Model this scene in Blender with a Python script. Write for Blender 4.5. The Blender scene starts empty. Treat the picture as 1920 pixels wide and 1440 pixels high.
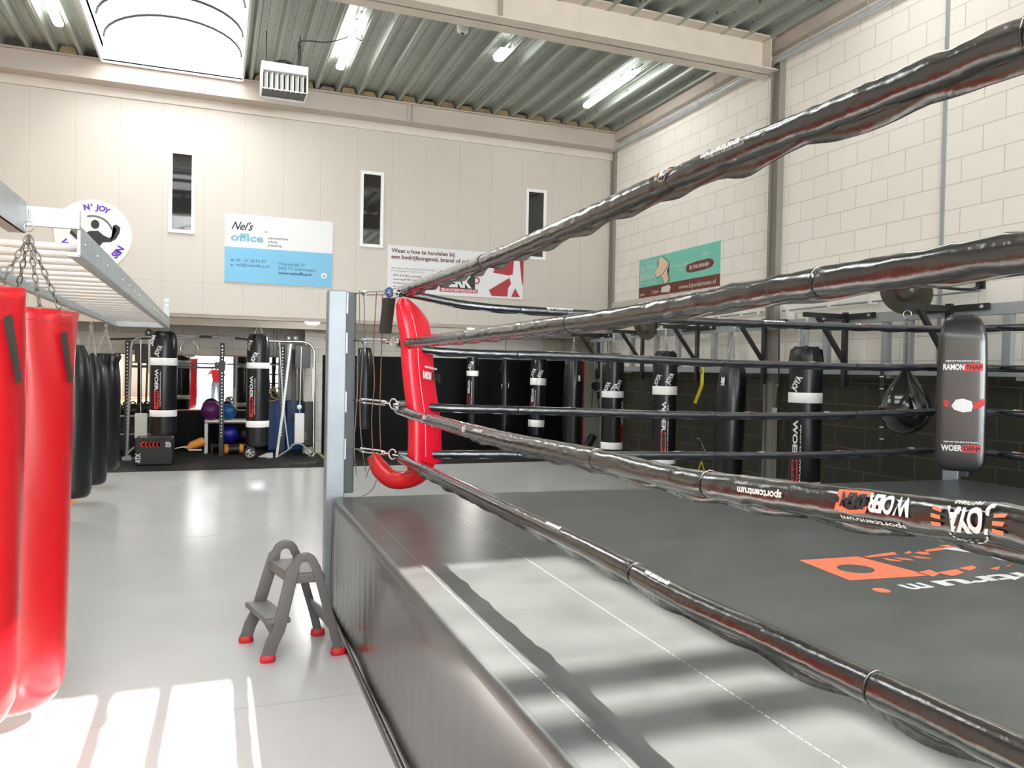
import bpy, bmesh, math, random
from mathutils import Vector, Matrix, noise
random.seed(7)
C = bpy.context.scene.collection
S = bpy.context.scene
PI = math.pi
V = Vector

# ------------------------------------------------------------------ camera
F_PX, YAW, PITCH, ROLL = 1458.16, 0.36409, -0.01639793, 0.01903587
CAM = V((0, 0, 1.62))
fw = V((math.sin(YAW) * math.cos(PITCH), math.cos(YAW) * math.cos(PITCH), math.sin(PITCH)))
rt = V((math.cos(YAW), -math.sin(YAW), 0))
up = rt.cross(fw)
RT = rt * math.cos(ROLL) + up * math.sin(ROLL)
UP = up * math.cos(ROLL) - rt * math.sin(ROLL)
cam_data = bpy.data.cameras.new('camera')
cam_data.sensor_fit = 'HORIZONTAL'; cam_data.sensor_width = 36
cam_data.lens = F_PX / 1920 * 36
cam_data.clip_start = 0.02; cam_data.clip_end = 200
cam = bpy.data.objects.new('camera', cam_data); C.objects.link(cam)
cam.matrix_world = Matrix(((RT.x, UP.x, -fw.x, CAM.x), (RT.y, UP.y, -fw.y, CAM.y), (RT.z, UP.z, -fw.z, CAM.z), (0, 0, 0, 1)))
S.camera = cam

def at(px, py, **k):
    """world point where the sight line through a photo pixel meets the plane X=, Y= or Z="""
    d = RT * ((px - 960) / F_PX) - UP * ((py - 720) / F_PX) + fw
    a, v = list(k.items())[0]
    i = 'XYZ'.index(a)
    return CAM + d * ((v - CAM[i]) / d[i])

# ------------------------------------------------------------------ world, sun, exposure
S.view_settings.view_transform = 'Standard'
S.view_settings.look = 'None'
S.view_settings.gamma = 1
S.view_settings.use_curve_mapping = False
S.view_settings.exposure = 4.15
W = bpy.data.worlds.new('sky'); S.world = W; W.use_nodes = True
bg = W.node_tree.nodes['Background']
bg.inputs[0].default_value = (0.93, 0.97, 1.0, 1); bg.inputs[1].default_value = 1.0
SUN_DIR = V((-0.76, 1.15, -1.0))
sd = bpy.data.lights.new('sun', 'SUN'); sd.energy = 1.9; sd.angle = math.radians(0.5); sd.color = (1, 0.95, 0.86)
so = bpy.data.objects.new('sun', sd); C.objects.link(so); so.rotation_euler = SUN_DIR.to_track_quat('-Z', 'Y').to_euler()
S.cycles.max_bounces = 8; S.cycles.diffuse_bounces = 5; S.cycles.glossy_bounces = 4
S.cycles.transparent_max_bounces = 8
S.cycles.sample_clamp_indirect = 4.0
S.cycles.caustics_reflective = False; S.cycles.caustics_refractive = False

def portal(name, loc, rot, sx, sy):
    l = bpy.data.lights.new(name, 'AREA'); l.shape = 'RECTANGLE'; l.size = sx; l.size_y = sy
    l.cycles.is_portal = True
    o = bpy.data.objects.new(name, l); C.objects.link(o); o.location = loc; o.rotation_euler = rot
portal('skylight_portal', (-0.61, 10.55, 6.25), (0, 0, 0), 1.9, 3.6)
portal('skylight_portal', (-0.61, 5.55, 6.25), (0, 0, 0), 1.9, 1.7)
portal('skylight_portal', (-0.61, -2.7, 6.25), (0, 0, 0), 1.9, 10.7)
portal('skylight_portal', (4.9, -5.1, 6.25), (0, 0, 0), 3.4, 5.2)
portal('window_portal', (-0.6, -9.7, 2.45), (PI / 2, 0, PI), 2.4, 3.9)
portal('window_portal', (3.9, -9.7, 2.9), (PI / 2, 0, PI), 4.6, 4.8)

# ------------------------------------------------------------------ materials
def mat(name, col, rough=0.5, metal=0.0, spec=0.5, coat=0.0, emit=None, estr=0.0, noise_amt=0.0, noise_scale=5.0,
        bump=0.0, bump_scale=30.0, aniso=None):
    m = bpy.data.materials.new(name); m.use_nodes = True
    nt = m.node_tree; b = nt.nodes['Principled BSDF']
    b.inputs['Base Color'].default_value = (*col, 1)
    b.inputs['Roughness'].default_value = rough
    b.inputs['Metallic'].default_value = metal
    b.inputs['Specular IOR Level'].default_value = spec
    b.inputs['Coat Weight'].default_value = coat
    b.inputs['Coat Roughness'].default_value = 0.15
    if emit:
        b.inputs['Emission Color'].default_value = (*emit, 1); b.inputs['Emission Strength'].default_value = estr
    if noise_amt or bump:
        tc = nt.nodes.new('ShaderNodeTexCoord')
    if noise_amt:
        n = nt.nodes.new('ShaderNodeTexNoise'); n.inputs['Scale'].default_value = noise_scale; n.inputs['Detail'].default_value = 5
        if aniso:
            mp = nt.nodes.new('ShaderNodeMapping'); mp.inputs['Scale'].default_value = aniso
            nt.links.new(tc.outputs['Object'], mp.inputs[0]); nt.links.new(mp.outputs[0], n.inputs['Vector'])
        else:
            nt.links.new(tc.outputs['Object'], n.inputs['Vector'])
        r = nt.nodes.new('ShaderNodeMapRange'); r.inputs[1].default_value = 0.3; r.inputs[2].default_value = 0.7
        r.inputs[3].default_value = 1 - noise_amt; r.inputs[4].default_value = 1 + noise_amt
        nt.links.new(n.outputs['Fac'], r.inputs[0])
        mx = nt.nodes.new('ShaderNodeVectorMath'); mx.operation = 'SCALE'; mx.inputs[0].default_value = col
        nt.links.new(r.outputs[0], mx.inputs['Scale']); nt.links.new(mx.outputs[0], b.inputs['Base Color'])
    if bump:
        n2 = nt.nodes.new('ShaderNodeTexNoise'); n2.inputs['Scale'].default_value = bump_scale; n2.inputs['Detail'].default_value = 3
        nt.links.new(tc.outputs['Object'], n2.inputs['Vector'])
        bp = nt.nodes.new('ShaderNodeBump'); bp.inputs['Strength'].default_value = bump; bp.inputs['Distance'].default_value = 0.01
        nt.links.new(n2.outputs['Fac'], bp.inputs['Height']); nt.links.new(bp.outputs[0], b.inputs['Normal'])
    return m

def brick_mat(name, col, mortar, dark=None, split=1.7, u='Y', bw=0.44, bh=0.245, off=0.0, rough=0.75, ms=0.006, darkmortar=None):
    """block work on a vertical wall; below `split` metres it is painted `dark`"""
    m = bpy.data.materials.new(name); m.use_nodes = True
    nt = m.node_tree; b = nt.nodes['Principled BSDF']; b.inputs['Roughness'].default_value = rough
    tc = nt.nodes.new('ShaderNodeTexCoord'); sp = nt.nodes.new('ShaderNodeSeparateXYZ'); nt.links.new(tc.outputs['Object'], sp.inputs[0])
    cb = nt.nodes.new('ShaderNodeCombineXYZ')
    nt.links.new(sp.outputs[u], cb.inputs[0])
    add = nt.nodes.new('ShaderNodeMath'); add.operation = 'ADD'; add.inputs[1].default_value = off
    nt.links.new(sp.outputs['Z'], add.inputs[0]); nt.links.new(add.outputs[0], cb.inputs[1])
    def brick(c, mo):
        bt = nt.nodes.new('ShaderNodeTexBrick')
        bt.inputs['Color1'].default_value = (*c, 1); bt.inputs['Color2'].default_value = (*[x * 0.96 for x in c], 1)
        bt.inputs['Mortar'].default_value = (*mo, 1); bt.inputs['Scale'].default_value = 1
        bt.inputs['Mortar Size'].default_value = ms; bt.inputs['Mortar Smooth'].default_value = 0.2
        bt.inputs['Brick Width'].default_value = bw; bt.inputs['Row Height'].default_value = bh
        nt.links.new(cb.outputs[0], bt.inputs['Vector']); return bt
    b1 = brick(col, mortar); out = b1.outputs['Color']
    if dark:
        b2 = brick(dark, darkmortar or [x * 2.2 for x in dark])
        cmp_ = nt.nodes.new('ShaderNodeMath'); cmp_.operation = 'LESS_THAN'; cmp_.inputs[1].default_value = split
        nt.links.new(sp.outputs['Z'], cmp_.inputs[0])
        mx = nt.nodes.new('ShaderNodeMix'); mx.data_type = 'RGBA'
        nt.links.new(cmp_.outputs[0], mx.inputs['Factor']); nt.links.new(b1.outputs['Color'], mx.inputs['A']); nt.links.new(b2.outputs['Color'], mx.inputs['B'])
        out = mx.outputs['Result']
    nt.links.new(out, b.inputs['Base Color'])
    bp = nt.nodes.new('ShaderNodeBump'); bp.inputs['Strength'].default_value = 0.6; bp.inputs['Distance'].default_value = 0.006; bp.invert = True
    nt.links.new(b1.outputs['Fac'], bp.inputs['Height']); nt.links.new(bp.outputs[0], b.inputs['Normal'])
    return m

def seam_mat(name, col, seam, axis, period, off, width=0.006, rough=0.45, hseam=None):
    m = bpy.data.materials.new(name); m.use_nodes = True
    nt = m.node_tree; b = nt.nodes['Principled BSDF']; b.inputs['Roughness'].default_value = rough
    tc = nt.nodes.new('ShaderNodeTexCoord'); sp = nt.nodes.new('ShaderNodeSeparateXYZ'); nt.links.new(tc.outputs['Object'], sp.inputs[0])
    def line(ax, per, of, w):
        a = nt.nodes.new('ShaderNodeMath'); a.operation = 'SUBTRACT'; a.inputs[1].default_value = of - w / 2; nt.links.new(sp.outputs[ax], a.inputs[0])
        f = nt.nodes.new('ShaderNodeMath'); f.operation = 'FLOORED_MODULO'; f.inputs[1].default_value = per; nt.links.new(a.outputs[0], f.inputs[0])
        l = nt.nodes.new('ShaderNodeMath'); l.operation = 'LESS_THAN'; l.inputs[1].default_value = w; nt.links.new(f.outputs[0], l.inputs[0])
        return l.outputs[0]
    o = line(axis, period, off, width)
    if hseam:
        o2 = line('Z', 50, hseam, width)
        mxx = nt.nodes.new('ShaderNodeMath'); mxx.operation = 'MAXIMUM'; nt.links.new(o, mxx.inputs[0]); nt.links.new(o2, mxx.inputs[1]); o = mxx.outputs[0]
    mx = nt.nodes.new('ShaderNodeMix'); mx.data_type = 'RGBA'
    mx.inputs['A'].default_value = (*col, 1); mx.inputs['B'].default_value = (*seam, 1)
    nt.links.new(o, mx.inputs['Factor']); nt.links.new(mx.outputs['Result'], b.inputs['Base Color'])
    return m

M = {}
M['mat'] = mat('grey_mat_vinyl', (0.60, 0.605, 0.60), 0.2, spec=0.5, noise_amt=0.04, noise_scale=1.6, bump=0.08, bump_scale=2.5)
M['rubber'] = mat('black_rubber', (0.022, 0.022, 0.021), 0.6, spec=0.3, noise_amt=0.25, noise_scale=3)
M['wood'] = mat('orange_wood', (0.62, 0.32, 0.1), 0.5, noise_amt=0.15, aniso=(2, 20, 1))
M['panelwall'] = seam_mat('beige_wall_panels', (0.545, 0.505, 0.45), (0.43, 0.4, 0.355), 'X', 0.5685, -2.47, 0.007, hseam=2.86)
M['beige'] = mat('beige_paint', (0.5, 0.44, 0.39), 0.5, noise_amt=0.05, noise_scale=2)
M['beigelight'] = mat('light_beige_paint', (0.62, 0.57, 0.51), 0.5)
M['steelbeam'] = mat('cream_beam_paint', (0.66, 0.6, 0.52), 0.5, noise_amt=0.04)
M['brick'] = brick_mat('painted_blocks', (0.88, 0.85, 0.79), (0.6, 0.57, 0.52), (0.028, 0.028, 0.017), 1.68, 'Y', off=-0.09, ms=0.0045, darkmortar=(0.1, 0.095, 0.06))
M['brickrear'] = brick_mat('grey_blocks', (0.66, 0.65, 0.6), (0.46, 0.45, 0.42), None, 0, 'X', 0.6, 0.245)
M['plain'] = mat('white_plaster', (0.6, 0.58, 0.54), 0.8)
M['blackwall'] = mat('black_wall_cladding', (0.004, 0.004, 0.005), 0.6, spec=0.15)
M['white'] = mat('white_paint', (0.8, 0.8, 0.79), 0.4)
M['whitep'] = mat('white_print', (0.70, 0.70, 0.71), 0.5)
M['band'] = mat('white_band_vinyl', (0.92, 0.92, 0.92), 0.4)
M['vinyl'] = mat('black_vinyl', (0.007, 0.007, 0.008), 0.27, spec=0.55, coat=0.2, bump=0.25, bump_scale=14)
M['rope'] = mat('rope_cover_vinyl', (0.010, 0.0085, 0.008), 0.22, spec=0.8, coat=0.9, bump=0.4, bump_scale=26)
M['ropefar'] = mat('blue_black_rope_cover', (0.008, 0.010, 0.016), 0.22, spec=0.8, coat=0.7, bump=0.4, bump_scale=24)
M['bag'] = mat('black_bag_leather', (0.006, 0.007, 0.009), 0.33, spec=0.4, coat=0.12, bump=0.2, bump_scale=22)
M['bagtop'] = mat('black_bag_top', (0.02, 0.02, 0.02), 0.4, spec=0.6, bump=0.7, bump_scale=16)
M['red'] = mat('red_vinyl', (0.50, 0.008, 0.014), 0.3, spec=0.5, coat=0.2, bump=0.15, bump_scale=7)
M['padred'] = mat('bright_red_pad', (0.66, 0.003, 0.025), 0.32, spec=0.5, coat=0.2, bump=0.15, bump_scale=9)
M['pinkedge'] = mat('pink_piping', (0.85, 0.3, 0.35), 0.4)
M['redp'] = mat('red_print', (0.65, 0.03, 0.03), 0.5)
M['orangep'] = mat('orange_print', (0.85, 0.2, 0.1), 0.5)
M['darkp'] = mat('dark_print', (0.015, 0.015, 0.018), 0.5)
M['strap'] = mat('dark_strap', (0.03, 0.027, 0.022), 0.7)
M['galv'] = mat('galvanised_steel', (0.50, 0.53, 0.55), 0.42, metal=0.35, noise_amt=0.08, noise_scale=8)
M['slat'] = mat('pale_slat_metal', (0.74, 0.74, 0.73), 0.35, metal=0.2)
M['deck'] = None
M['chrome'] = mat('chrome', (0.75, 0.75, 0.74), 0.18, metal=1.0)
M['chain'] = mat('zinc_chain', (0.6, 0.6, 0.58), 0.3, metal=0.8)
M['chaind'] = mat('dark_chain', (0.2, 0.19, 0.17), 0.35, metal=0.8)
M['blacksteel'] = mat('black_steel', (0.014, 0.014, 0.015), 0.4)
M['greysteel'] = mat('grey_frame_steel', (0.33, 0.36, 0.38), 0.4, metal=0.3)
M['postgrey'] = mat('blue_grey_post', (0.25, 0.285, 0.31), 0.38, metal=0.25, noise_amt=0.1, noise_scale=4)
M['columngrey'] = mat('grey_olive_column', (0.24, 0.225, 0.195), 0.5)
M['postdark'] = mat('dark_post_edge', (0.05, 0.062, 0.068), 0.45)
M['canvas'] = mat('ring_canvas', (0.088, 0.095, 0.094), 0.3, spec=0.45, noise_amt=0.18, noise_scale=3.0, aniso=(1, 1.6, 1))
M['skirt'] = mat('ring_skirt', (0.045, 0.042, 0.037), 0.24, spec=0.6, coat=0.5, noise_amt=0.1, noise_scale=5, bump=0.12, bump_scale=3)
M['stitch'] = mat('pale_stitching', (0.45, 0.44, 0.42), 0.6)
M['pvc'] = mat('grey_stool_plastic', (0.115, 0.11, 0.11), 0.35, noise_amt=0.06)
M['pvclight'] = mat('light_step_tread', (0.21, 0.21, 0.205), 0.4)
M['redrub'] = mat('red_rubber_feet', (0.6, 0.02, 0.03), 0.4)
M['tube'] = mat('lamp_diffuser', (0.9, 0.9, 0.9), 0.3, emit=(1, 1, 0.97), estr=1.7)
M['lampbody'] = mat('lamp_body', (0.7, 0.7, 0.68), 0.4)
M['foam'] = mat('brown_foam_closure', (0.32, 0.24, 0.14), 0.9, noise_amt=0.2)
M['signblue'] = mat('sky_blue_print', (0.17, 0.45, 0.66), 0.5)
M['officeblue'] = mat('pale_blue_lettering', (0.16, 0.40, 0.56), 0.5)
M['navy'] = mat('navy_print', (0.02, 0.09, 0.16), 0.5)
M['greyp'] = mat('grey_print', (0.16, 0.16, 0.17), 0.5)
M['darkred'] = mat('dark_red_print', (0.38, 0.025, 0.035), 0.5)
M['maroon'] = mat('maroon_lettering', (0.13, 0.04, 0.045), 0.5)
M['teal'] = mat('teal_banner_cloth', (0.20, 0.60, 0.49), 0.7, noise_amt=0.04)
M['brown'] = mat('brown_banner_print', (0.17, 0.045, 0.03), 0.7)
M['skinp'] = mat('cream_drawing', (0.8, 0.62, 0.45), 0.7)
M['purple'] = mat('purple_print', (0.12, 0.03, 0.45), 0.5)
M['glassdark'] = mat('dark_window_glass', (0.01, 0.011, 0.012), 0.03, spec=1.0)
M['mirror'] = mat('mirror_glass', (0.9, 0.9, 0.9), 0.01, metal=1.0)
M['copper'] = mat('mirror_edge_wood', (0.4, 0.16, 0.09), 0.5)
M['bluemat'] = mat('blue_gym_mat', (0.01, 0.07, 0.28), 0.4)
M['ballblue'] = mat('blue_ball_rubber', (0.01, 0.10, 0.28), 0.35)
M['ballnavy'] = mat('navy_ball_rubber', (0.01, 0.01, 0.30), 0.35)
M['ballpurple'] = mat('purple_ball_rubber', (0.12, 0.01, 0.11), 0.4)
M['ballblack'] = mat('black_ball_rubber', (0.02, 0.021, 0.018), 0.4)
M['orange'] = mat('orange_foam', (0.8, 0.3, 0.05), 0.6)
M['yellow'] = mat('yellow_webbing', (0.85, 0.75, 0.03), 0.6)
M['clockface'] = mat('grey_clock_face', (0.55, 0.56, 0.50), 0.5)
M['lace'] = mat('brown_lace', (0.19, 0.08, 0.05), 0.7)
M['lacegrey'] = mat('grey_lace', (0.16, 0.14, 0.13), 0.7)
M['tape_y'] = mat('yellow_floor_tape', (0.5, 0.45, 0.12), 0.6)
M['speaker'] = mat('speaker_cone', (0.05, 0.05, 0.045), 0.35, noise_amt=0.2)
M['skin'] = mat('skin', (0.6, 0.36, 0.26), 0.5)
M['hair'] = mat('hair_brown', (0.1, 0.06, 0.03), 0.6)
M['shirt'] = mat('red_shirt_cotton', (0.55, 0.015, 0.03), 0.8)
M['jeans'] = mat('blue_jeans', (0.25, 0.33, 0.43), 0.8)
M['fogged'] = mat('beige_vent_cover', (0.52, 0.5, 0.36), 0.5)
M['cork'] = mat('wooden_rings', (0.4, 0.3, 0.15), 0.5)
def opal(frost):
    m = bpy.data.materials.new('opal_skylight'); m.use_nodes = True
    nt = m.node_tree; nt.nodes.remove(nt.nodes['Principled BSDF'])
    tr = nt.nodes.new('ShaderNodeBsdfTransparent'); tr.inputs[0].default_value = (1, 1, 1, 1)
    tl = nt.nodes.new('ShaderNodeBsdfTranslucent'); tl.inputs[0].default_value = (0.36, 0.36, 0.36, 1)
    mx = nt.nodes.new('ShaderNodeMixShader'); mx.inputs[0].default_value = frost
    nt.links.new(tr.outputs[0], mx.inputs[1]); nt.links.new(tl.outputs[0], mx.inputs[2])
    nt.links.new(mx.outputs[0], nt.nodes['Material Output'].inputs[0]); return m
M['opal'] = opal(0.99); M['clearsky'] = opal(0.04)
def deck_mat():
    m = bpy.data.materials.new('perforated_roof_deck'); m.use_nodes = True
    nt = m.node_tree; b = nt.nodes['Principled BSDF']; b.inputs['Roughness'].default_value = 0.38; b.inputs['Metallic'].default_value = 0.35
    tc = nt.nodes.new('ShaderNodeTexCoord')
    mp = nt.nodes.new('ShaderNodeMapping'); mp.inputs['Scale'].default_value = (22, 7, 1); nt.links.new(tc.outputs['Object'], mp.inputs[0])
    vo = nt.nodes.new('ShaderNodeTexVoronoi'); vo.inputs['Scale'].default_value = 1; vo.inputs['Randomness'].default_value = 0.5
    nt.links.new(mp.outputs[0], vo.inputs['Vector'])
    lt = nt.nodes.new('ShaderNodeMath'); lt.operation = 'LESS_THAN'; lt.inputs[1].default_value = 0.14; nt.links.new(vo.outputs['Distance'], lt.inputs[0])
    n = nt.nodes.new('ShaderNodeTexNoise'); n.inputs['Scale'].default_value = 1.3; nt.links.new(tc.outputs['Object'], n.inputs['Vector'])
    cr = nt.nodes.new('ShaderNodeMix'); cr.data_type = 'RGBA'; cr.inputs['A'].default_value = (0.34, 0.38, 0.34, 1); cr.inputs['B'].default_value = (0.46, 0.50, 0.46, 1)
    nt.links.new(n.outputs['Fac'], cr.inputs['Factor'])
    mx = nt.nodes.new('ShaderNodeMix'); mx.data_type = 'RGBA'; mx.inputs['B'].default_value = (0.1, 0.1, 0.09, 1)
    nt.links.new(cr.outputs['Result'], mx.inputs['A']); nt.links.new(lt.outputs[0], mx.inputs['Factor']); nt.links.new(mx.outputs['Result'], b.inputs['Base Color'])
    return m
M['deck'] = deck_mat()

# ------------------------------------------------------------------ helpers
def frame_from(d):
    d = d.normalized()
    u = V((0, 0, 1)) if abs(d.z) < 0.95 else V((1, 0, 0))
    s = d.cross(u).normalized(); return s, s.cross(d).normalized()

_text_cache = {}
def text_tris(s, bold=0.0, shear=0.0):
    key = (s, bold, shear)
    if key not in _text_cache:
        cu = bpy.data.curves.new('t', 'FONT'); cu.body = s; cu.size = 1; cu.offset = bold; cu.shear = shear; cu.resolution_u = 3
        ob = bpy.data.objects.new('t', cu); C.objects.link(ob)
        me = ob.to_mesh()
        vs = [v.co.copy() for v in me.vertices]; fs = [tuple(p.vertices) for p in me.polygons]
        ob.to_mesh_clear(); bpy.data.objects.remove(ob); bpy.data.curves.remove(cu)
        if vs:
            x0 = min(v.x for v in vs); x1 = max(v.x for v in vs); y0 = min(v.y for v in vs); y1 = max(v.y for v in vs)
        else:
            x0 = x1 = y0 = y1 = 0
        _text_cache[key] = (vs, fs, x0, x1, y0, y1)
    return _text_cache[key]

class MB:
    def __init__(s): s.v = []; s.f = []; s.sm = []
    def add(s, vs, fs, smooth=False):
        n = len(s.v); s.v += [V(v) for v in vs]; s.f += [tuple(i + n for i in f) for f in fs]; s.sm += [smooth] * len(fs); return s
    def box(s, a, b):
        x0, y0, z0 = a; x1, y1, z1 = b
        if x0 > x1: x0, x1 = x1, x0
        if y0 > y1: y0, y1 = y1, y0
        if z0 > z1: z0, z1 = z1, z0
        return s.add([(x0, y0, z0), (x1, y0, z0), (x1, y1, z0), (x0, y1, z0), (x0, y0, z1), (x1, y0, z1), (x1, y1, z1), (x0, y1, z1)],
                     [(3, 2, 1, 0), (4, 5, 6, 7), (0, 1, 5, 4), (1, 2, 6, 5), (2, 3, 7, 6), (3, 0, 4, 7)])
    def obox(s, c, ax, ay, az):
        """box with centre c and half axes"""
        c = V(c); p = []
        for k in (-1, 1):
            for (i, j) in ((-1, -1), (1, -1), (1, 1), (-1, 1)): p.append(c + ax * i + ay * j + az * k)
        return s.add(p, [(3, 2, 1, 0), (4, 5, 6, 7), (0, 1, 5, 4), (1, 2, 6, 5), (2, 3, 7, 6), (3, 0, 4, 7)])
    def bar(s, p, q, w, h=None, upv=None):
        """rectangular bar from p to q, width w (sideways) and height h"""
        p = V(p); q = V(q); d = q - p; h = h or w
        if upv is not None:
            sd_ = d.cross(V(upv)).normalized(); u = sd_.cross(d).normalized()
        else: sd_, u = frame_from(d)
        return s.obox((p + q) / 2, sd_ * w / 2, u * h / 2, d / 2)
    def tube(s, pts, r, n=10, closed=False, caps=True, smooth=True):
        pts = [V(p) for p in pts]; m = len(pts)
        rr = r if isinstance(r, (list, tuple)) else [r] * m
        vs = []; fs = []; pu = None
        for i, p in enumerate(pts):
            a = pts[(i - 1) % m] if (closed or i > 0) else p; b = pts[(i + 1) % m] if (closed or i < m - 1) else p
            d = (b - a).normalized()
            if pu is None: sx, u = frame_from(d)
            else:
                sx = d.cross(pu)
                sx = sx.normalized() if sx.length > 1e-6 else frame_from(d)[0]
                u = sx.cross(d).normalized()
            pu = u
            for k in range(n):
                t = 2 * PI * k / n; vs.append(p + (sx * math.cos(t) + u * math.sin(t)) * rr[i])
        L = m if closed else m - 1
        for i in range(L):
            j = (i + 1) % m
            for k in range(n):
                k2 = (k + 1) % n; fs.append((i * n + k, i * n + k2, j * n + k2, j * n + k))
        s.add(vs, fs, smooth)
        if caps and not closed:
            s.add(vs[:n], [tuple(range(n))[::-1]]); s.add(vs[-n:], [tuple(range(n))])
        return s
    def lathe(s, prof, c=(0, 0, 0), n=28, fn=None, axis=None, smooth=True):
        """prof [(r,z)] about z through c; fn(theta,r,z)->r lets the surface fold"""
        c = V(c); vs = []; fs = []
        if axis is not None: a = V(axis).normalized(); sx, u = frame_from(a)
        for (r, z) in prof:
            for k in range(n):
                t = 2 * PI * k / n; r2 = fn(t, r, z) if fn else r
                if axis is None: vs.append(c + V((r2 * math.cos(t), r2 * math.sin(t), z)))
                else: vs.append(c + sx * (r2 * math.cos(t)) + u * (r2 * math.sin(t)) + a * z)
        for i in range(len(prof) - 1):
            for k in range(n):
                k2 = (k + 1) % n; fs.append((i * n + k, i * n + k2, (i + 1) * n + k2, (i + 1) * n + k))
        s.add(vs, fs, smooth)
        s.add(vs[:n], [tuple(range(n))[::-1]], False); s.add(vs[-n:], [tuple(range(n))], False)
        return s
    def ball(s, c, r, n=20, m=12, sc=(1, 1, 1)):
        c = V(c); prof = [(math.sin(PI * i / m), -math.cos(PI * i / m)) for i in range(m + 1)]
        vs = []; fs = []
        for (a, z) in prof:
            a = max(a, 0.001)
            for k in range(n):
                t = 2 * PI * k / n; vs.append(c + V((a * math.cos(t) * sc[0], a * math.sin(t) * sc[1], z * sc[2])) * r)
        for i in range(m):
            for k in range(n):
                k2 = (k + 1) % n; fs.append((i * n + k, i * n + k2, (i + 1) * n + k2, (i + 1) * n + k))
        return s.add(vs, fs, True)
    def poly(s, pts, fn, depth=0.0, dn=None):
        """flat polygon given in (u,v), placed by fn(u,v); depth extrudes along dn"""
        p = [V(fn(*q)) for q in pts]; n = len(p)
        bm = bmesh.new(); vv = [bm.verts.new(q) for q in p]
        f = bm.faces.new(vv); bmesh.ops.triangulate(bm, faces=[f]); bm.verts.index_update()
        tris = [tuple(v.index for v in f.verts) for f in bm.faces]; bm.free()
        s.add(p, tris)
        if depth:
            q = [a + dn * depth for a in p]; s.add(q, [t[::-1] for t in tris])
            s.add(p + q, [(i, i + n, (i + 1) % n + n, (i + 1) % n) for i in range(n)])
        return s
    def text(s, t, h, fn, u0=0, v0=0, bold=0.0, shear=0.0, align='L', width=None):
        """lettering; cap height h, mapped by fn(u,v). width forces the length of the line"""
        vs, fs, x0, x1, y0, y1 = text_tris(t, bold, shear)
        if not vs: return s
        k = h / 0.7; kx = k if not width else width / (x1 - x0)
        w = (x1 - x0) * kx
        o = {'L': 0, 'C': -w / 2, 'R': -w}[align]
        return s.add([fn(u0 + o + (v.x - x0) * kx, v0 + v.y * k) for v in vs], fs)
    def slab(s, path, wv, tv, w, t, n=16, pw=3.0, smooth=True):
        """padded strip: superellipse section (half width w, half thickness t) swept along path"""
        vs = []; fs = []; m = len(path)
        for i in range(m):
            for k in range(n):
                a = 2 * PI * k / n; ca, sa = math.cos(a), math.sin(a)
                x = math.copysign(abs(ca) ** (2 / pw), ca) * w[i]; y = math.copysign(abs(sa) ** (2 / pw), sa) * t[i]
                vs.append(V(path[i]) + V(wv[i]) * x + V(tv[i]) * y)
        for i in range(m - 1):
            for k in range(n):
                k2 = (k + 1) % n; fs.append((i * n + k, i * n + k2, (i + 1) * n + k2, (i + 1) * n + k))
        s.add(vs, fs, smooth); s.add(vs[:n], [tuple(range(n))[::-1]]); s.add(vs[-n:], [tuple(range(n))]); return s
    def build(s, name, material, parent=None, local=False, bevel=0.0, subsurf=0, label=None, fix=True):
        me = bpy.data.meshes.new(name)
        off = V((0, 0, 0))
        if parent is not None and not local:
            p = parent
            while p is not None: off += p.location; p = p.parent
        me.from_pydata([tuple(v - off) for v in s.v], [], s.f); me.validate()
        if len(me.polygons) == len(s.sm): me.polygons.foreach_set('use_smooth', s.sm)
        me.materials.append(material)
        if fix:
            bm = bmesh.new(); bm.from_mesh(me); bmesh.ops.recalc_face_normals(bm, faces=bm.faces); bm.to_mesh(me); bm.free()
        o = bpy.data.objects.new(name, me); C.objects.link(o)
        if parent is not None: o.parent = parent
        if bevel:
            b = o.modifiers.new('b', 'BEVEL'); b.width = bevel; b.segments = 2; b.limit_method = 'ANGLE'; b.angle_limit = math.radians(40)
        if subsurf:
            b = o.modifiers.new('s', 'SUBSURF'); b.levels = subsurf; b.render_levels = subsurf
        if label: o['label'] = label
        return o

def tag(o, label, cat, group=None, kind=None):
    o['label'] = label; o['category'] = cat
    if group: o['group'] = group
    if kind: o['kind'] = kind
    return o
def thing(name, label, cat, loc=(0, 0, 0), group=None):
    o = bpy.data.objects.new(name, None); o.empty_display_size = 0.1; C.objects.link(o); o.location = loc
    return tag(o, label, cat, group)
def struct(o): o['kind'] = 'structure'; return o
def dup(o, parent=None):
    c = o.copy(); C.objects.link(c); c.parent = parent
    for ch in list(o.children): dup(ch, c)
    return c
def arc(c, u, v, r, a0, a1, n):
    return [V(c) + V(u) * (r * math.cos(a0 + (a1 - a0) * i / n)) + V(v) * (r * math.sin(a0 + (a1 - a0) * i / n)) for i in range(n + 1)]
def smooth_path(pts, n):
    """Catmull-Rom through pts, n samples per span"""
    P = [V(p) for p in pts]; out = []
    for i in range(len(P) - 1):
        p0 = P[i - 1] if i else P[0] * 2 - P[1]; p1, p2 = P[i], P[i + 1]; p3 = P[i + 2] if i + 2 < len(P) else P[-1] * 2 - P[-2]
        for k in range(n):
            t = k / n
            out.append(0.5 * ((2 * p1) + (p2 - p0) * t + (2 * p0 - 5 * p1 + 4 * p2 - p3) * t * t + (3 * p1 - p0 - 3 * p2 + p3) * t ** 3))
    return out + [P[-1]]
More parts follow.
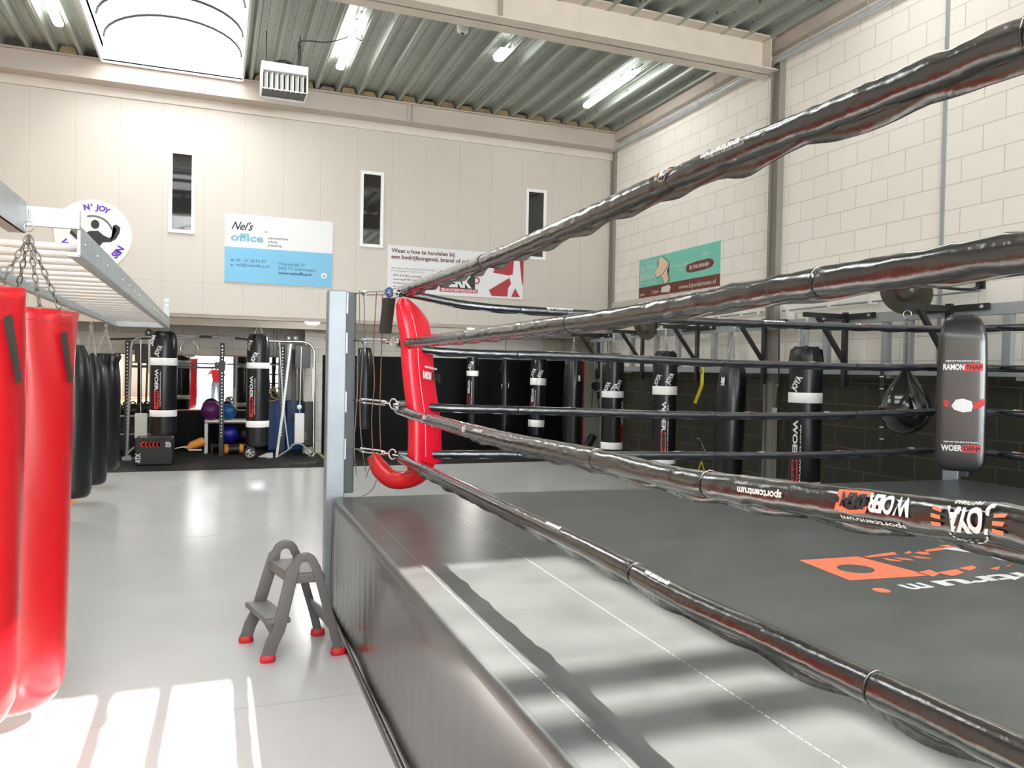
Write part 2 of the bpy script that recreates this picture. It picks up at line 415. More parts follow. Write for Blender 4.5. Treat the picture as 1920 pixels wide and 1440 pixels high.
def chain_mb(mb, p, q, link=0.036, r=0.0028, w=0.009, n=5, m=8):
    p = V(p); q = V(q); d = q - p; L = d.length; d.normalize(); s1, u1 = frame_from(d)
    k = max(2, round(L / (link * 0.78)))
    for i in range(k):
        c = p + d * (L * (i + 0.5) / k); sd_ = s1 if i % 2 == 0 else u1
        pts = []
        for j in range(m):
            a = 2 * PI * j / m
            pts.append(c + d * (math.cos(a) * link / 2) + sd_ * (math.sin(a) * w))
        mb.tube(pts, r, n=n, closed=True)
    return mb

# ------------------------------------------------------------------ the hall
RW, BW, YF, ZC = 6.68, 12.6, -9.6, 5.89      # side wall X, partition front Y, front wall Y, deck underside
XL = -4.2
struct(MB().box((XL - 0.2, YF - 0.2, -0.12), (8.5, 16.6, -0.012)).build('floor', M['wood']))
# grey mat over the training floor
fm = MB().box((-1.5, YF, -0.012), (RW, 12.9, 0)).build('floor', M['mat'])
struct(fm)
st = MB()
for (a, b) in (((-1.5, 3.86, .0006), (0.742, 3.86, .0006)), ((-1.2, 7.9, .0006), (0.7, 7.9, .0006))):
    st.bar(a, b, 0.006, 0.001)
struct(st.build('floor_marking', M['stitch']))
struct(MB().box((XL, 12.9, -0.012), (8.3, 16.4, 0.006)).build('floor', M['rubber']))
# side wall of painted blocks
struct(MB().box((RW, YF, 0), (RW + 0.2, BW + 0.2, 6.4)).build('wall_right', M['brick']))
struct(MB().box((XL - 0.2, YF, 0), (XL, 16.4, 6.4)).build('wall_left', M['plain']))
# partition above the gym: panels
wb = MB().box((XL, BW, 2.39), (RW, BW + 0.18, 5.9))
struct(wb.build('wall_back', M['panelwall']))
struct(MB().box((XL, BW + 0.18, 2.42), (8.3, 16.4, 2.6)).build('ceiling', M['plain']))
struct(MB().box((RW + 0.2, BW + 0.18, 0), (8.3, BW + 0.3, 2.6)).box((8.3, BW + .18, 0), (8.5, 15.0, 2.6)).build('wall_side', M['plain']))
# walls of the gym below
struct(MB().box((XL, 16.2, 0), (1.75, 16.4, 2.42)).build('wall_rear', M['brickrear']))
struct(MB().box((1.68, 15.0, 0), (1.88, 16.4, 2.42)).box((1.88, 15.0, 1.86), (8.3, 15.2, 2.42)).box((7.36, 15.0, 0), (8.3, 15.2, 1.86)).build('wall_rear', M['brickrear']))
struct(MB().box((1.88, 15.04, 0), (7.32, 15.2, 1.86)).build('wall_panel', M['blackwall']))
struct(MB().box((7.32, 14.99, 0), (7.36, 15.1, 1.86)).build('trim_1', M['redp']))
struct(MB().box((1.55, 14.98, 0), (1.76, 15.1, 2.42)).build('column', M['brickrear']))
# joist along the gym ceiling
struct(MB().box((XL, 14.3, 2.30), (8.2, 14.42, 2.42)).build('beam', M['beigelight']))
struct(MB().box((XL, 16.12, 2.14), (1.7, 16.2, 2.2)).box((1.9, 14.94, 2.14), (8.2, 15.0, 2.2)).build('trim_2', M['beigelight']))
struct(MB().box((XL, BW + 0.02, 2.34), (RW, BW + 0.1, 2.39)).box((XL, BW - 0.01, 2.385), (RW, BW + 0.01, 2.40)).build('trim_3', M['beige']))
struct(MB().obox(V((1.95, 13.5, 2.33)), V((0.09, 0, 0)), V((0, 0.85, 0)), V((0, 0, 0.09))).build('beam', M['beigelight']))
# edge beam over the partition: channel web, flanges, splice
eb = MB().box((XL, 12.36, 5.60), (RW, 12.40, 5.88)).box((XL, 12.30, 5.865), (RW, 12.6, 5.885)).box((XL, 12.30, 5.585), (RW, 12.6, 5.605))
eb.box((2.83, 12.32, 5.6), (2.86, 12.38, 5.88)).box((2.9, 12.32, 5.6), (2.91, 12.38, 5.88))
struct(eb.build('beam', M['beige']))
struct(MB().box((XL, BW - 0.03, 5.46), (RW, BW, 5.585)).build('trim_4', M['beigelight']))
sb = MB()
for i in range(4): sb.lathe([(0.012, 0), (0.012, 0.012)], (2.87, 12.355, 5.64 + i * 0.065), n=6, axis=(0, -1, 0))
struct(sb.build('trim_5', M['beige']))
# cross beam, an I section
cb = MB().box((XL, 8.27, 5.50), (RW - 0.02, 8.285, 5.93)).box((XL, 8.1, 5.50), (RW - 0.02, 8.46, 5.515)).box((XL, 8.1, 5.895), (RW - 0.02, 8.46, 5.915))
cb.box((2.9, 8.1, 5.51), (2.915, 8.27, 5.9)).box((6.50, 8.1, 5.51), (6.51, 8.27, 5.9))
struct(cb.build('beam', M['steelbeam'])); 
struct(MB().box((XL, 3.27, 5.50), (RW - 0.02, 3.285, 5.93)).box((XL, 3.1, 5.50), (RW - 0.02, 3.46, 5.515)).box((XL, 3.1, 5.895), (RW - 0.02, 3.46, 5.915)).build('beam', M['steelbeam']))
# columns on the block wall
cl = MB().box((RW - 0.09, 8.03, 0), (RW + 0.01, 8.045, 5.6)).box((RW - 0.09, 8.185, 0), (RW + 0.01, 8.2, 5.6)).box((RW - 0.05, 8.04, 0), (RW - 0.035, 8.19, 5.6))
struct(cl.build('column', M['columngrey']))
struct(MB().box((RW - 0.05, 12.44, 0), (RW + 0.01, 12.455, 5.6)).box((RW - 0.05, 12.58, 0), (RW + 0.01, 12.595, 5.6)).box((RW - 0.03, 12.45, 0), (RW - 0.02, 12.59, 5.6)).build('column', M['columngrey']))
tag(MB().box((RW - 0.012, 5.67, 1.7), (RW, 5.71, 5.9)).build('cover_strip', M['greysteel']), 'thin grey vertical strip over the joint in the white block wall', 'strip')
# rail below the banner
struct(MB().box((RW - 0.06, 5.0, 2.77), (RW, 12.42, 2.88)).build('trim_6', M['beigelight']))
# front wall with the windows the mirror shows, made taller to light the block wall
fwm = MB()
for (x0, x1, z0, z1) in ((XL, -1.8, 0, 6.4), (-1.8, 0.6, 4.4, 6.4), (-1.8, 0.6, 0, 0.5), (0.6, 1.6, 0, 6.4), (1.6, 6.2, 5.3, 6.4), (1.6, 6.2, 0, 0.5), (6.2, RW + .2, 0, 6.4)):
    fwm.box((x0, YF - 0.2, z0), (x1, YF, z1))
struct(fwm.build('wall_front', M['plain']))
wf = MB()
for (x0, x1, zt) in ((-1.8, 0.6, 4.4), (1.6, 3.1, 5.3), (3.1, 4.7, 5.3), (4.7, 6.2, 5.3)):
    for (a, b) in (((x0, 0.5), (x0 + 0.06, zt)), ((x1 - 0.06, 0.5), (x1, zt)), ((x0, 0.5), (x1, 0.56)), ((x0, zt - .06), (x1, zt)), ((x0, 2.5), (x1, 2.55))):
        wf.box((a[0], YF - 0.12, a[1]), (b[0], YF - 0.05, b[1]))
struct(wf.build('window_4', M['white']))

# ------------------------------------------------------------------ roof deck with its openings
SK = [(-1.53, 0.31, 8.75, 12.3), (-1.53, 0.31, 4.75, 6.35), (3.28, 5.70, -7.6, -2.52), (-1.53, 0.31, -8.0, 2.6), (5.86, 6.50, -7.0, -4.50)]  # long opening behind the camera is added for more ambient light
def deck(x0, x1, y0, y1, mb):
    P_ = 0.3195; k0 = math.floor((x0 - 2.355) / P_); prof = []
    k = k0
    while 2.355 + k * P_ < x1 + P_:
        xc = 2.355 + k * P_
        for dx, z in ((-0.05, 0.1), (-0.022, 0.0), (-0.006, 0.0), (-0.003, 0.006), (0.003, 0.006), (0.006, 0.0), (0.022, 0.0), (0.05, 0.1), (0.09, 0.1), (0.095, 0.108), (0.125, 0.108), (0.13, 0.1), (0.19, 0.1), (0.195, 0.108), (0.225, 0.108), (0.23, 0.1)):
            prof.append((xc + dx, ZC + z))
        k += 1
    prof = [(min(max(x, x0), x1), z) for x, z in prof]
    pr = [prof[0]]
    for p in prof[1:]:
        if p[0] > pr[-1][0] + 1e-5: pr.append(p)
    vs = []
    for x, z in pr: vs += [(x, y0, z), (x, y1, z)]
    mb.add(vs, [(2 * i, 2 * i + 1, 2 * i + 3, 2 * i + 2) for i in range(len(pr) - 1)])
dk = MB()
deck(XL, -1.53, YF, 12.4, dk); deck(0.31, 3.28, YF, 12.4, dk); deck(5.70, RW, -4.5, 12.4, dk)
deck(5.70, 5.86, -7.6, -4.5, dk); deck(6.50, RW, -7.6, -4.5, dk); deck(5.70, RW, YF, -7.0, dk)
deck(3.28, 5.70, -2.52, 12.4, dk); deck(3.28, 5.70, YF, -7.6, dk)
deck(-1.53, 0.31, 6.35, 8.75, dk); deck(-1.53, 0.31, 2.6, 4.75, dk); deck(-1.53, 0.31, YF, -8.0, dk)
struct(dk.build('ceiling', M['deck'], fix=False))
# roof build-up above so no light leaks between ribs
rf = MB()
for (x0, x1, y0, y1) in ((XL - .2, -1.53, YF - .2, 12.8), (0.31, 3.28, YF - .2, 12.8), (5.70, RW + .2, -4.5, 12.8), (5.70, RW + .2, YF - .2, -7.0), (5.70, 5.86, -7, -4.5), (6.50, RW + .2, -7, -4.5), (3.28, 5.70, -2.52, 12.8), (3.28, 5.70, YF - .2, -7.6), (-1.53, 0.31, 6.35, 8.75), (-1.53, 0.31, 2.6, 4.75), (-1.53, 0.31, YF - .2, -8.0), (-1.53, .31, 12.34, 12.8)):
    rf.box((x0, y0, 6.02), (x1, y1, 6.1))
struct(rf.build('roof', M['plain']))
struct(MB().box((XL - 0.2, 12.7, 5.8), (RW + 0.3, 12.9, 6.1)).build('roof', M['plain']))
fc = MB()
k = -14
while True:
    xc = 2.355 + k * 0.3195 + 0.16; k += 1
    if xc > RW - 0.1: break
    if xc < XL + 0.2 or -1.66 < xc < 0.44: continue
    h = 0.075 + 0.02 * math.sin(k * 3.7)
    fc.add([(xc - 0.115, 12.3, ZC), (xc + 0.115, 12.3, ZC), (xc + 0.08, 12.3, ZC + h), (xc - 0.08, 12.3, ZC + h),
            (xc - 0.115, 12.38, ZC), (xc + 0.115, 12.38, ZC), (xc + 0.08, 12.38, ZC + h), (xc - 0.08, 12.38, ZC + h)],
           [(3, 2, 1, 0), (4, 5, 6, 7), (0, 1, 5, 4), (1, 2, 6, 5), (2, 3, 7, 6), (3, 0, 4, 7)])
struct(fc.build('trim_7', M['foam']))
# edge strip where the deck meets the block wall
struct(MB().box((RW - 0.10, YF, 5.74), (RW, 12.4, 5.98)).build('trim_8', M['beige']))
# barrel skylights: upstand, curved hoops, glazing
for i, (x0, x1, y0, y1) in enumerate(SK):
    t = 0.03
    root = tag(bpy.data.objects.new('skylight', None), ['barrel skylight of white arched hoops over the training floor, meeting the partition beam',
        'barrel skylight beyond the cross beam, over the training floor', 'roof light over the boxing ring side that lets in the sunshine', 'long unseen barrel skylight added behind the person with the phone for more daylight', 'small roof light by the block wall that lets in the sunshine'][i], 'skylight')
    C.objects.link(root); root['kind'] = 'structure'
    ub = MB().box((x0 - t, y0 - t, 5.84), (x0, y1 + t, 6.2)).box((x1, y0 - t, 5.84), (x1 + t, y1 + t, 6.2))
    ub.box((x0, y0 - t, 5.84), (x1, y0, 6.2)).box((x0, y1, 5.84), (x1, y1 + t, 6.2))
    ub.build('upstand', M['white'], root)
    xc = (x0 + x1) / 2; hw = (x1 - x0) / 2; rise = 0.42
    def dome(y): return [V((xc + hw * math.cos(PI - PI * k / 16), y, 6.2 + rise * math.sin(PI * k / 16))) for k in range(17)]
    hb = MB()
    ys = [y0 + 0.02, y1 - 0.02] + [y for y in ((11.55, 10.6, 9.65) if i == 0 else (5.2, 5.9) if i == 1 else () if i == 2 else (-5, -2, 1) if i == 3 else ())]
    for y in ys: hb.tube(dome(y), 0.03 if i != 2 else 0.035, n=6)
    hb.build('hoop', M['blacksteel'] if i != 2 else M['white'], root)
    if i == 2:
        MB().box((3.70, y0, 6.18), (3.75, y1, 6.24)).build('mullion', M['white'], root)
        for yb_ in (-4.21, -4.51): MB().box((x0, yb_ - 0.06, 6.10), (x1, yb_ + 0.06, 6.15)).build('cross_bar', M['white'], root)
    gp = dome(y0); gq = dome(y1)
    MB().add(gp + gq, [(k, k + 1, k + 18, k + 17) for k in range(16)]).build('glazing', M['opal' if i in (0, 1, 3) else 'clearsky'], root)

# ------------------------------------------------------------------ partition windows
for i, (xa, xb) in enumerate(((-0.684, -0.318), (2.131, 2.51), (4.99, 5.375))):
    z0, z1, t = 3.575, 4.795, 0.052
    w = bpy.data.objects.new('window_%d' % (i + 1), None); C.objects.link(w); w['kind'] = 'structure'
    b = MB().box((xa, BW - 0.03, z0), (xa + t, BW, z1)).box((xb - t, BW - 0.03, z0), (xb, BW, z1)).box((xa + t, BW - 0.03, z0), (xb - t, BW, z0 + t)).box((xa + t, BW - 0.03, z1 - t), (xb - t, BW, z1))
    b.build('window_frame', M['white'], w, bevel=0.004)
    MB().box((xa + t, BW - 0.008, z0 + t), (xb - t, BW - 0.002, z1 - t)).build('window_pane', M['glassdark'], w)

# ------------------------------------------------------------------ lamps and ceiling gear
def tube_lamp(x, y0, y1, label):
    z = 5.86
    r = thing('tube_lamp', label, 'lamp', (x, (y0 + y1) / 2, z), 'tube lamps under the roof deck')
    MB().slab([V((x, y0 + 0.03, z)), V((x, y0 + 0.05, z)), V((x, y1 - 0.05, z)), V((x, y1 - 0.03, z))], [V((1, 0, 0))] * 4, [V((0, 0, 1))] * 4, [0.04, 0.055, 0.055, 0.04], [0.025, 0.035, 0.035, 0.025]).build('diffuser', M['tube'], r)
    MB().box((x - 0.03, y0, z + 0.03), (x + 0.03, y1, z + 0.06)).build('housing', M['lampbody'], r, bevel=0.005)
    MB().box((x - 0.012, y0 - 0.25, ZC + 0.0), (x + 0.012, y0 + 0.4, ZC + 0.015)).build('mounting_rail', M['greysteel'], r)
tube_lamp(1.585, 9.70, 11.26, 'long white tube lamp beside the louvred heater')
tube_lamp(5.455, 9.74, 11.28, 'long white tube lamp next to the painted block wall')
tube_lamp(-1.89, 9.70, 11.26, 'long white tube lamp on the far side of the skylight from the heater')
tube_lamp(1.585, 4.9, 6.46, 'long white unseen tube lamp added beyond the cross beam, over the ring')  # unseen lamp, added for more light on the block wall
tube_lamp(5.455, 4.9, 6.46, 'long white unseen tube lamp added beyond the cross beam, along the block wall')  # another unseen lamp put in to lighten the side wall
tube_lamp(5.455, 0.2, 1.76, 'long white unseen tube lamp added farthest from the partition, along the block wall')  # added out of view, also to brighten the block wall
r = thing('emergency_lamp', 'small white oval emergency lamp under the roof deck', 'lamp', (3.52, 9.87, 5.86))
MB().slab([V((3.52, 9.71, 5.85)), V((3.52, 9.76, 5.85)), V((3.52, 9.98, 5.85)), V((3.52, 10.03, 5.85))], [V((1, 0, 0))] * 4, [V((0, 0, 1))] * 4, [0.05, 0.075, 0.075, 0.05], [0.03, 0.04, 0.04, 0.03], pw=2.6).build('diffuser', M['tube'], r)
MB().box((3.505, 9.3, 5.88), (3.535, 9.72, 5.895)).build('mounting_rail', M['greysteel'], r)
MB().box((3.45, 9.72, 5.88), (3.59, 10.02, 5.89)).build('base_plate', M['lampbody'], r)
r = thing('smoke_detector', 'round white smoke detector on the roof deck', 'detector', (2.81, 9.33, 5.85))
MB().lathe([(0.05, -0.05), (0.065, -0.035), (0.07, -0.01), (0.075, 0.04)], (2.81, 9.33, 5.85), n=20).build('body', M['white'], r)
MB().lathe([(0.02, -0.06), (0.022, -0.045)], (2.81, 9.33, 5.85), n=12).build('sensor', M['darkp'], r)
# louvred air heater
hx0, hx1, hy, hz0, hz1 = 0.50, 1.08, 10.5, 5.18, 5.53
r = thing('air_heater', 'white louvred air heater hanging from the roof deck', 'heater', ((hx0 + hx1) / 2, hy, hz0))
b = MB().box((hx0, hy, hz1 - 0.11), (hx1, hy + 0.4, hz1)).box((hx0, hy, hz0), (hx0 + 0.02, hy + 0.4, hz1 - 0.11)).box((hx1 - 0.02, hy, hz0), (hx1, hy + 0.4, hz1 - 0.11)).box((hx0, hy + 0.38, hz0), (hx1, hy + 0.4, hz1 - 0.11)).box((hx0, hy, hz0), (hx1, hy + 0.02, hz0 + 0.015))
b.build('casing', M['white'], r, bevel=0.004)
MB().box((hx0 + 0.025, hy + 0.11, hz0 + 0.02), (hx1 - 0.025, hy + 0.36, hz1 - 0.115)).build('heating_coil', M['blacksteel'], r)
for i in range(8):
    x = hx0 + 0.06 + i * 0.064
    MB().obox(V((x, hy + 0.06, (hz0 + hz1 - 0.11) / 2)), V((0.004, 0.004, 0)) , V((0.018, -0.03, 0)), V((0, 0, 0.105))).build('louvre', M['white'], r)
MB().tube(arc((0.79, hy + 0.2, hz1 - 0.1), (1, 0, 0), (0, 0, 1), 0.2, 0.4, PI - 0.4, 10), 0.02, n=8).build('fan_guard', M['blacksteel'], r)
MB().bar((hx0 + 0.06, hy + 0.1, hz1), (hx0 + 0.06, hy + 0.1, 5.95), 0.012).bar((hx1 - 0.1, hy + 0.1, hz1), (hx1 - 0.1, hy + 0.1, 5.95), 0.012).bar((hx1 - 0.1, hy + 0.3, hz1), (hx1 - 0.1, hy + 0.3, 5.95), 0.012).build('hanger', M['blacksteel'], r)
hp = [(hx1 - 0.08, hy, hz1), (hx1 - 0.1, hy, 5.7), (hx1 - 0.12, hy, 5.83), (1.1, hy, 5.87), (1.3, 10.4, 5.85), (1.5, 10.2, 5.86), (1.62, 9.9, 5.84), (1.66, 9.85, 5.72), (1.56, 9.8, 5.74), (1.58, 9.72, 5.86)]
tag(MB().tube(smooth_path(hp, 5), 0.007, n=6).build('power_cable', M['blacksteel']), 'black cable looping from the heater to a tube lamp', 'cable')
# conduit along the block wall
r = thing('conduit_pipe', 'long galvanised pipe hung high along the block wall', 'pipe', (6.6, 9.0, 5.6))
MB().tube([(6.58, 13.05 - 0.5, 5.61), (6.58, YF + 0.1, 5.61)], 0.032, n=12).build('pipe', M['galv'], r)
for y in (12.4, 11.4, 10.4, 9.4, 8.6, 7.5, 6.6, 5.5): MB().bar((6.56, y, 5.63), (6.56, y, 5.97), 0.006).build('hanger_wire', M['galv'], r)
for y in (11.9, 9.8, 7.6, 5.9): MB().lathe([(0.038, -0.04), (0.038, 0.04)], (6.58, y, 5.61), n=12, axis=(0, 1, 0)).build('coupling', M['galv'], r)
# thin pipe on the wall behind the brackets
r = thing('water_pipe', 'thin grey pipe with clips along the white block wall above the bag brackets', 'pipe', (6.6, 7.3, 2.44))
for (ya, yb) in ((9.3, 8.3), (7.9, 5.2)): MB().tube([(6.61, ya, 2.44), (6.61, yb, 2.45)], 0.011, n=8).build('pipe', M['greysteel'], r)
for y in (9.2, 8.7, 8.35, 7.8, 7.1, 6.5, 5.9): MB().box((6.59, y - 0.02, 2.42), (RW, y + 0.02, 2.465)).build('clip', M['white'], r)
r = thing('junction_box', 'grey junction box on the block wall beside the steel column', 'box', (6.6, 7.72, 2.3))
MB().slab([V((6.62, 7.78, 2.16)), V((6.62, 7.78, 2.2)), V((6.62, 7.78, 2.38)), V((6.62, 7.78, 2.42))], [V((0, 1, 0))] * 4, [V((1, 0, 0))] * 4, [0.05, 0.07, 0.07, 0.04], [0.05] * 4).build('cover', M['lampbody'], r)
MB().tube(smooth_path([(6.62, 7.84, 2.44), (6.62, 7.86, 2.38), (6.62, 7.83, 2.3)], 5), 0.01, n=6).build('cable', M['greysteel'], r)

# ------------------------------------------------------------------ lettering helpers
def cyl(c, R, th0, eps=0.003):
    """maps (u to the viewer's right, v up from c.z) onto an upright cylinder seen from direction th0"""
    c = V(c)
    return lambda u, v: c + V((math.cos(th0 + u / R) * (R + eps), math.sin(th0 + u / R) * (R + eps), v))
def rot(fn, u0, v0, ang):
    ca, sa = math.cos(ang), math.sin(ang)
    return lambda a, b: fn(u0 + a * ca - b * sa, v0 + a * sa + b * ca)
def wordmark(w, r, k, fn, H, L, words=('WOER', 'DEN'), top=True, split=0.56):
    """club name: white letters, then dark letters on a red field with a dot; small line above"""
    w.text(words[0], H * 0.85, fn, 0, 0, bold=0.035, width=L * (split - 0.02))
    pts = [(split - 0.04, -0.16), (0.78, -0.12), (1.0, -0.06), (1.0, 1.0), (0.8, 1.06), (split, 0.98)]
    q = [(a * L, b * H) for a, b in pts]
    r.poly(q, fn)
    off = lambda a, b: fn(a, b) + (fn(a, b) - CAM).normalized() * -0.0015
    k.text(words[1], H * 0.72, off, split * L + 0.02 * L, H * 0.08, bold=0.03, width=L * (0.9 - split))
    k.poly([(L * 0.955 + H * 0.16 * math.cos(2 * PI * i / 10), H * 0.5 + H * 0.16 * math.sin(2 * PI * i / 10)) for i in range(10)], off)
    if top:
        w.text('sportcentrum', H * 0.26, fn, 0.06 * L, H * 1.28, bold=0.02, width=L * 0.88)

# ------------------------------------------------------------------ boxing ring
ZT = 0.747
ring = thing('boxing_ring', 'raised boxing ring with dark grey canvas and black vinyl skirt', 'boxing ring', (3.4, 2.7, 0))
crn = [V((0.742, -0.35, 0)), V((0.742, 5.33, 0)), V((6.17, 4.97, 0)), V((6.17, -0.35, 0))]
def outline(r=0.09, off=0.0):
    pts = []
    n = len(crn)
    for i in range(n):
        a = (crn[i - 1] - crn[i]).normalized(); b = (crn[(i + 1) % n] - crn[i]).normalized()
        p0 = crn[i] + a * r; p1 = crn[i] + b * r
        for k in range(6):
            t = k / 5; pts.append(((1 - t) ** 2) * p0 + 2 * t * (1 - t) * crn[i] + t * t * p1)
    return pts
ol = outline()
cm = MB(); n = len(ol); cen = V((3.4, 2.6, 0))
lv = [(0.035, ZT), (0.012, ZT - 0.004), (0.003, ZT - 0.018), (0, ZT - 0.045)]
vs = []
for d, z in lv:
    for p in ol:
        q = p + (cen - p).normalized() * d; vs.append((q.x, q.y, z))
fs = [(i * n + k, i * n + (k + 1) % n, (i + 1) * n + (k + 1) % n, (i + 1) * n + k) for i in range(len(lv) - 1) for k in range(n)]
cm.add(vs, fs, True); cm.add(vs[:n], [tuple(range(n))])
cm.build('canvas', M['canvas'], ring)
# skirt with soft vertical folds, strongest near the corner
sk = MB(); P = []
for i in range(n):
    a, b = ol[i], ol[(i + 1) % n]; L = (b - a).length; m = max(1, int(L / 0.045))
    for k in range(m): P.append(a + (b - a) * (k / m))
vs = []; m = len(P); ZS = [0.0, 0.04, 0.15, 0.3, 0.45, 0.6, 0.69, 0.715]
for j, z in enumerate(ZS):
    for i, p in enumerate(P):
        nb = (P[(i + 1) % m] - P[i - 1]).normalized(); nn = V((nb.y, -nb.x, 0))
        if (p - cen).dot(nn) < 0: nn = -nn
        dcor = (p - crn[1]).length
        amp = 0.010 * math.exp(-dcor / 0.6) + 0.0003
        w = amp * math.sin(p.y * 42 + p.x * 42) * math.sin(PI * min(1, z / 0.72)) + 0.008 * noise.noise(V((p.x * 1.5, p.y * 1.5, z * 2))) * (z < 0.7)
        q = p + nn * (w - 0.001 - (0.004 if j == 7 else 0)); vs.append((q.x, q.y, z))
sk.add(vs, [(j * m + i, j * m + (i + 1) % m, (j + 1) * m + (i + 1) % m, (j + 1) * m + i) for j in range(len(ZS) - 1) for i in range(m)], True)
sk.build('skirt', M['skirt'], ring)
MB().tube([(0.725, -0.3, 0.016), (0.722, 1.5, 0.015), (0.715, 3.0, 0.015), (0.72, 4.4, 0.015), (0.725, 5.25, 0.016)], 0.016, n=8).build('hem', M['rope'], ring)
stc = MB()
for a, b in (((0.87, -0.2), (0.87, 4.93)), ((1.30, -0.2), (1.39, 4.9)), ((0.87, 4.93), (5.9, 4.66)), ((5.9, 4.66), (5.9, 0)), ((3.75, 4.75), (3.75, 0.0))):
    A = V((*a, ZT + .0004)); B = V((*b, ZT + .0004)); L = (B - A).length; k = int(L / 0.03); d = (B - A) / k; s_ = d.normalized().cross(V((0, 0, 1))) * 0.0022
    for i in range(k):
        p = A + d * i + s_ * random.uniform(-.5, .5); q = p + d * 0.74
        stc.add([p - s_ * 0.6, q - s_ * 0.6, q + s_ * 0.6, p + s_ * 0.6], [(0, 1, 2, 3)])
stc.build('stitching', M['stitch'], ring)
lw, lr, lk = MB(), MB(), MB()
cf = lambda a, b: V((5.0 - a, 2.93 - b * 1.0, ZT + 0.0012))
lw.text('WOER', 0.36, cf, 0.05, 0.0, bold=0.035, width=1.45)
lr.poly([(2.06, 0.0), (2.40, -0.02), (2.44, 0.34), (2.02, 0.38)], cf)
for (a, b, c, d) in ((0.9, 1.45, -0.10, -0.02), (1.47, 1.66, -0.035, 0.015), (1.70, 1.78, -0.02, 0.02), (1.80, 2.04, -0.025, 0.025), (1.62, 1.72, -0.01, 0.06)):
    lr.poly([(a, c), (b, c + 0.035), (b - 0.02, d + 0.01), (a + 0.03, d)], cf)
for (a, b, c, d) in ((1.93, 2.04, 0.30, 0.40), (1.80, 1.95, 0.33, 0.42), (1.66, 1.78, 0.30, 0.37), (1.55, 1.64, 0.35, 0.40), (1.44, 1.52, 0.34, 0.37), (1.20, 1.24, 0.33, 0.37)):
    lr.poly([(a, c), (b, c + 0.02), (b - 0.015, d), (a + 0.025, d - 0.03)], cf)
ck = lambda a, b: cf(a, b) + V((0, 0, .0014))
lk.poly([(2.26 + 0.085 * math.cos(i * PI / 10), 0.19 + 0.075 * math.sin(i * PI / 10)) for i in range(20)], ck)
for i in range(3):   # worn letters
    x = 1.75 + i * 0.09 + random.uniform(-.02, .02)
    lr.poly([(x, 0.08 + random.uniform(0, .08)), (x + 0.05, 0.06), (x + 0.06, 0.11), (x + 0.01, 0.15)], cf)
lw.text('sportcentru', 0.105, cf, 0.25, 0.46, bold=0.03, width=1.86)
lw.text('m', 0.105, cf, 2.17, 0.46, bold=0.03, width=0.13)
lr.poly([(2.43 + 0.035 * math.cos(i * PI / 8), 0.50 + 0.035 * math.sin(i * PI / 8)) for i in range(16)], cf)
lw.build('lettering', M['whitep'], ring, label='white lettering printed upside down on the canvas'); lr.build('emblem', M['orangep'], ring, label='worn orange emblem on the canvas'); lk.build('emblem_print', M['canvas'], ring)
def post(x, y, rz, near=False):
    c, s = math.cos(rz), math.sin(rz)
    ax = V((c, s, 0)); ay = V((-s, c, 0)); o = V((x, y, 0))
    H = 2.145
    p = MB().obox(o + V((0, 0, H / 2)), ax * 0.062, ay * 0.062, V((0, 0, H / 2))).build('corner_post', M['postgrey'], ring, bevel=0.008)
    MB().obox(o + ax * 0.098 + ay * 0.02 + V((0, 0, 1.45)), ax * 0.034, ay * 0.035, V((0, 0, 0.69))).build('mounting_channel', M['postdark'], p, bevel=0.006)
    for z in (2.06, 1.79, 1.39, 1.07): MB().obox(o + ax * 0.062 - ay * 0.066 + V((0, 0, z)), ax * 0.006, ay * 0.006, V((0, 0, 0.07))).build('hinge_plate', M['greysteel'], p)
    return p
post(0.765, 5.40, 0.0); post(6.18, 5.10, math.radians(-60)); post(0.70, -0.42, math.radians(90)); post(6.2, -0.42, math.radians(150))

# ------------------------------------------------------------------ turnbuckles at the corner
ZR = [2.125, 1.80, 1.392, 1.058]
words_h = ['topmost', 'second highest', 'third highest', 'lowest']
def turnbuckle(p, q, label, grp):
    p = V(p); q = V(q); d = (q - p).normalized(); sx, u = frame_from(d); L = (q - p).length
    r = thing('turnbuckle', label, 'turnbuckle', p, grp)
    MB().tube([p, p + d * L * 0.25], 0.007, n=8).tube([q - d * L * 0.25, q - d * 0.03], 0.007, n=8).build('threaded_rod', M['chrome'], r)
    b = MB()
    for s_ in (-1, 1): b.tube([p + d * L * 0.2 + u * 0.012 * s_, p + d * L * 0.78 + u * 0.012 * s_], 0.006, n=6)
    b.lathe([(0.015, 0), (0.017, 0.03)], p + d * L * 0.2, n=10, axis=d).lathe([(0.015, 0), (0.017, 0.03)], p + d * (L * 0.75), n=10, axis=d)
    b.build('frame', M['chrome'], r)
    MB().tube(arc(q, d, u, 0.033, 0, 2 * PI * 11 / 12, 11), 0.0055, n=6, closed=True).build('ring', M['chrome'], r)
    MB().tube(arc(q + d * 0.03, d, sx, 0.022, 0, 2 * PI * 9 / 10, 9), 0.006, n=6, closed=True).build('shackle', M['chrome'], r)
    return r
for i, z in enumerate(ZR):
    turnbuckle((0.885, 5.37, z + 0.01), (1.10, 5.08, z - 0.003), 'steel turnbuckle on the grey post at the %s rope' % words_h[i], 'turnbuckles by the red corner pad')
for i, z in enumerate((2.05, 1.73, 1.36, 1.03)):
    turnbuckle((6.10, 5.03, z), (5.93, 4.87, z), 'steel turnbuckle behind the black corner pad at the %s rope' % words_h[i], 'turnbuckles behind the black corner pad')

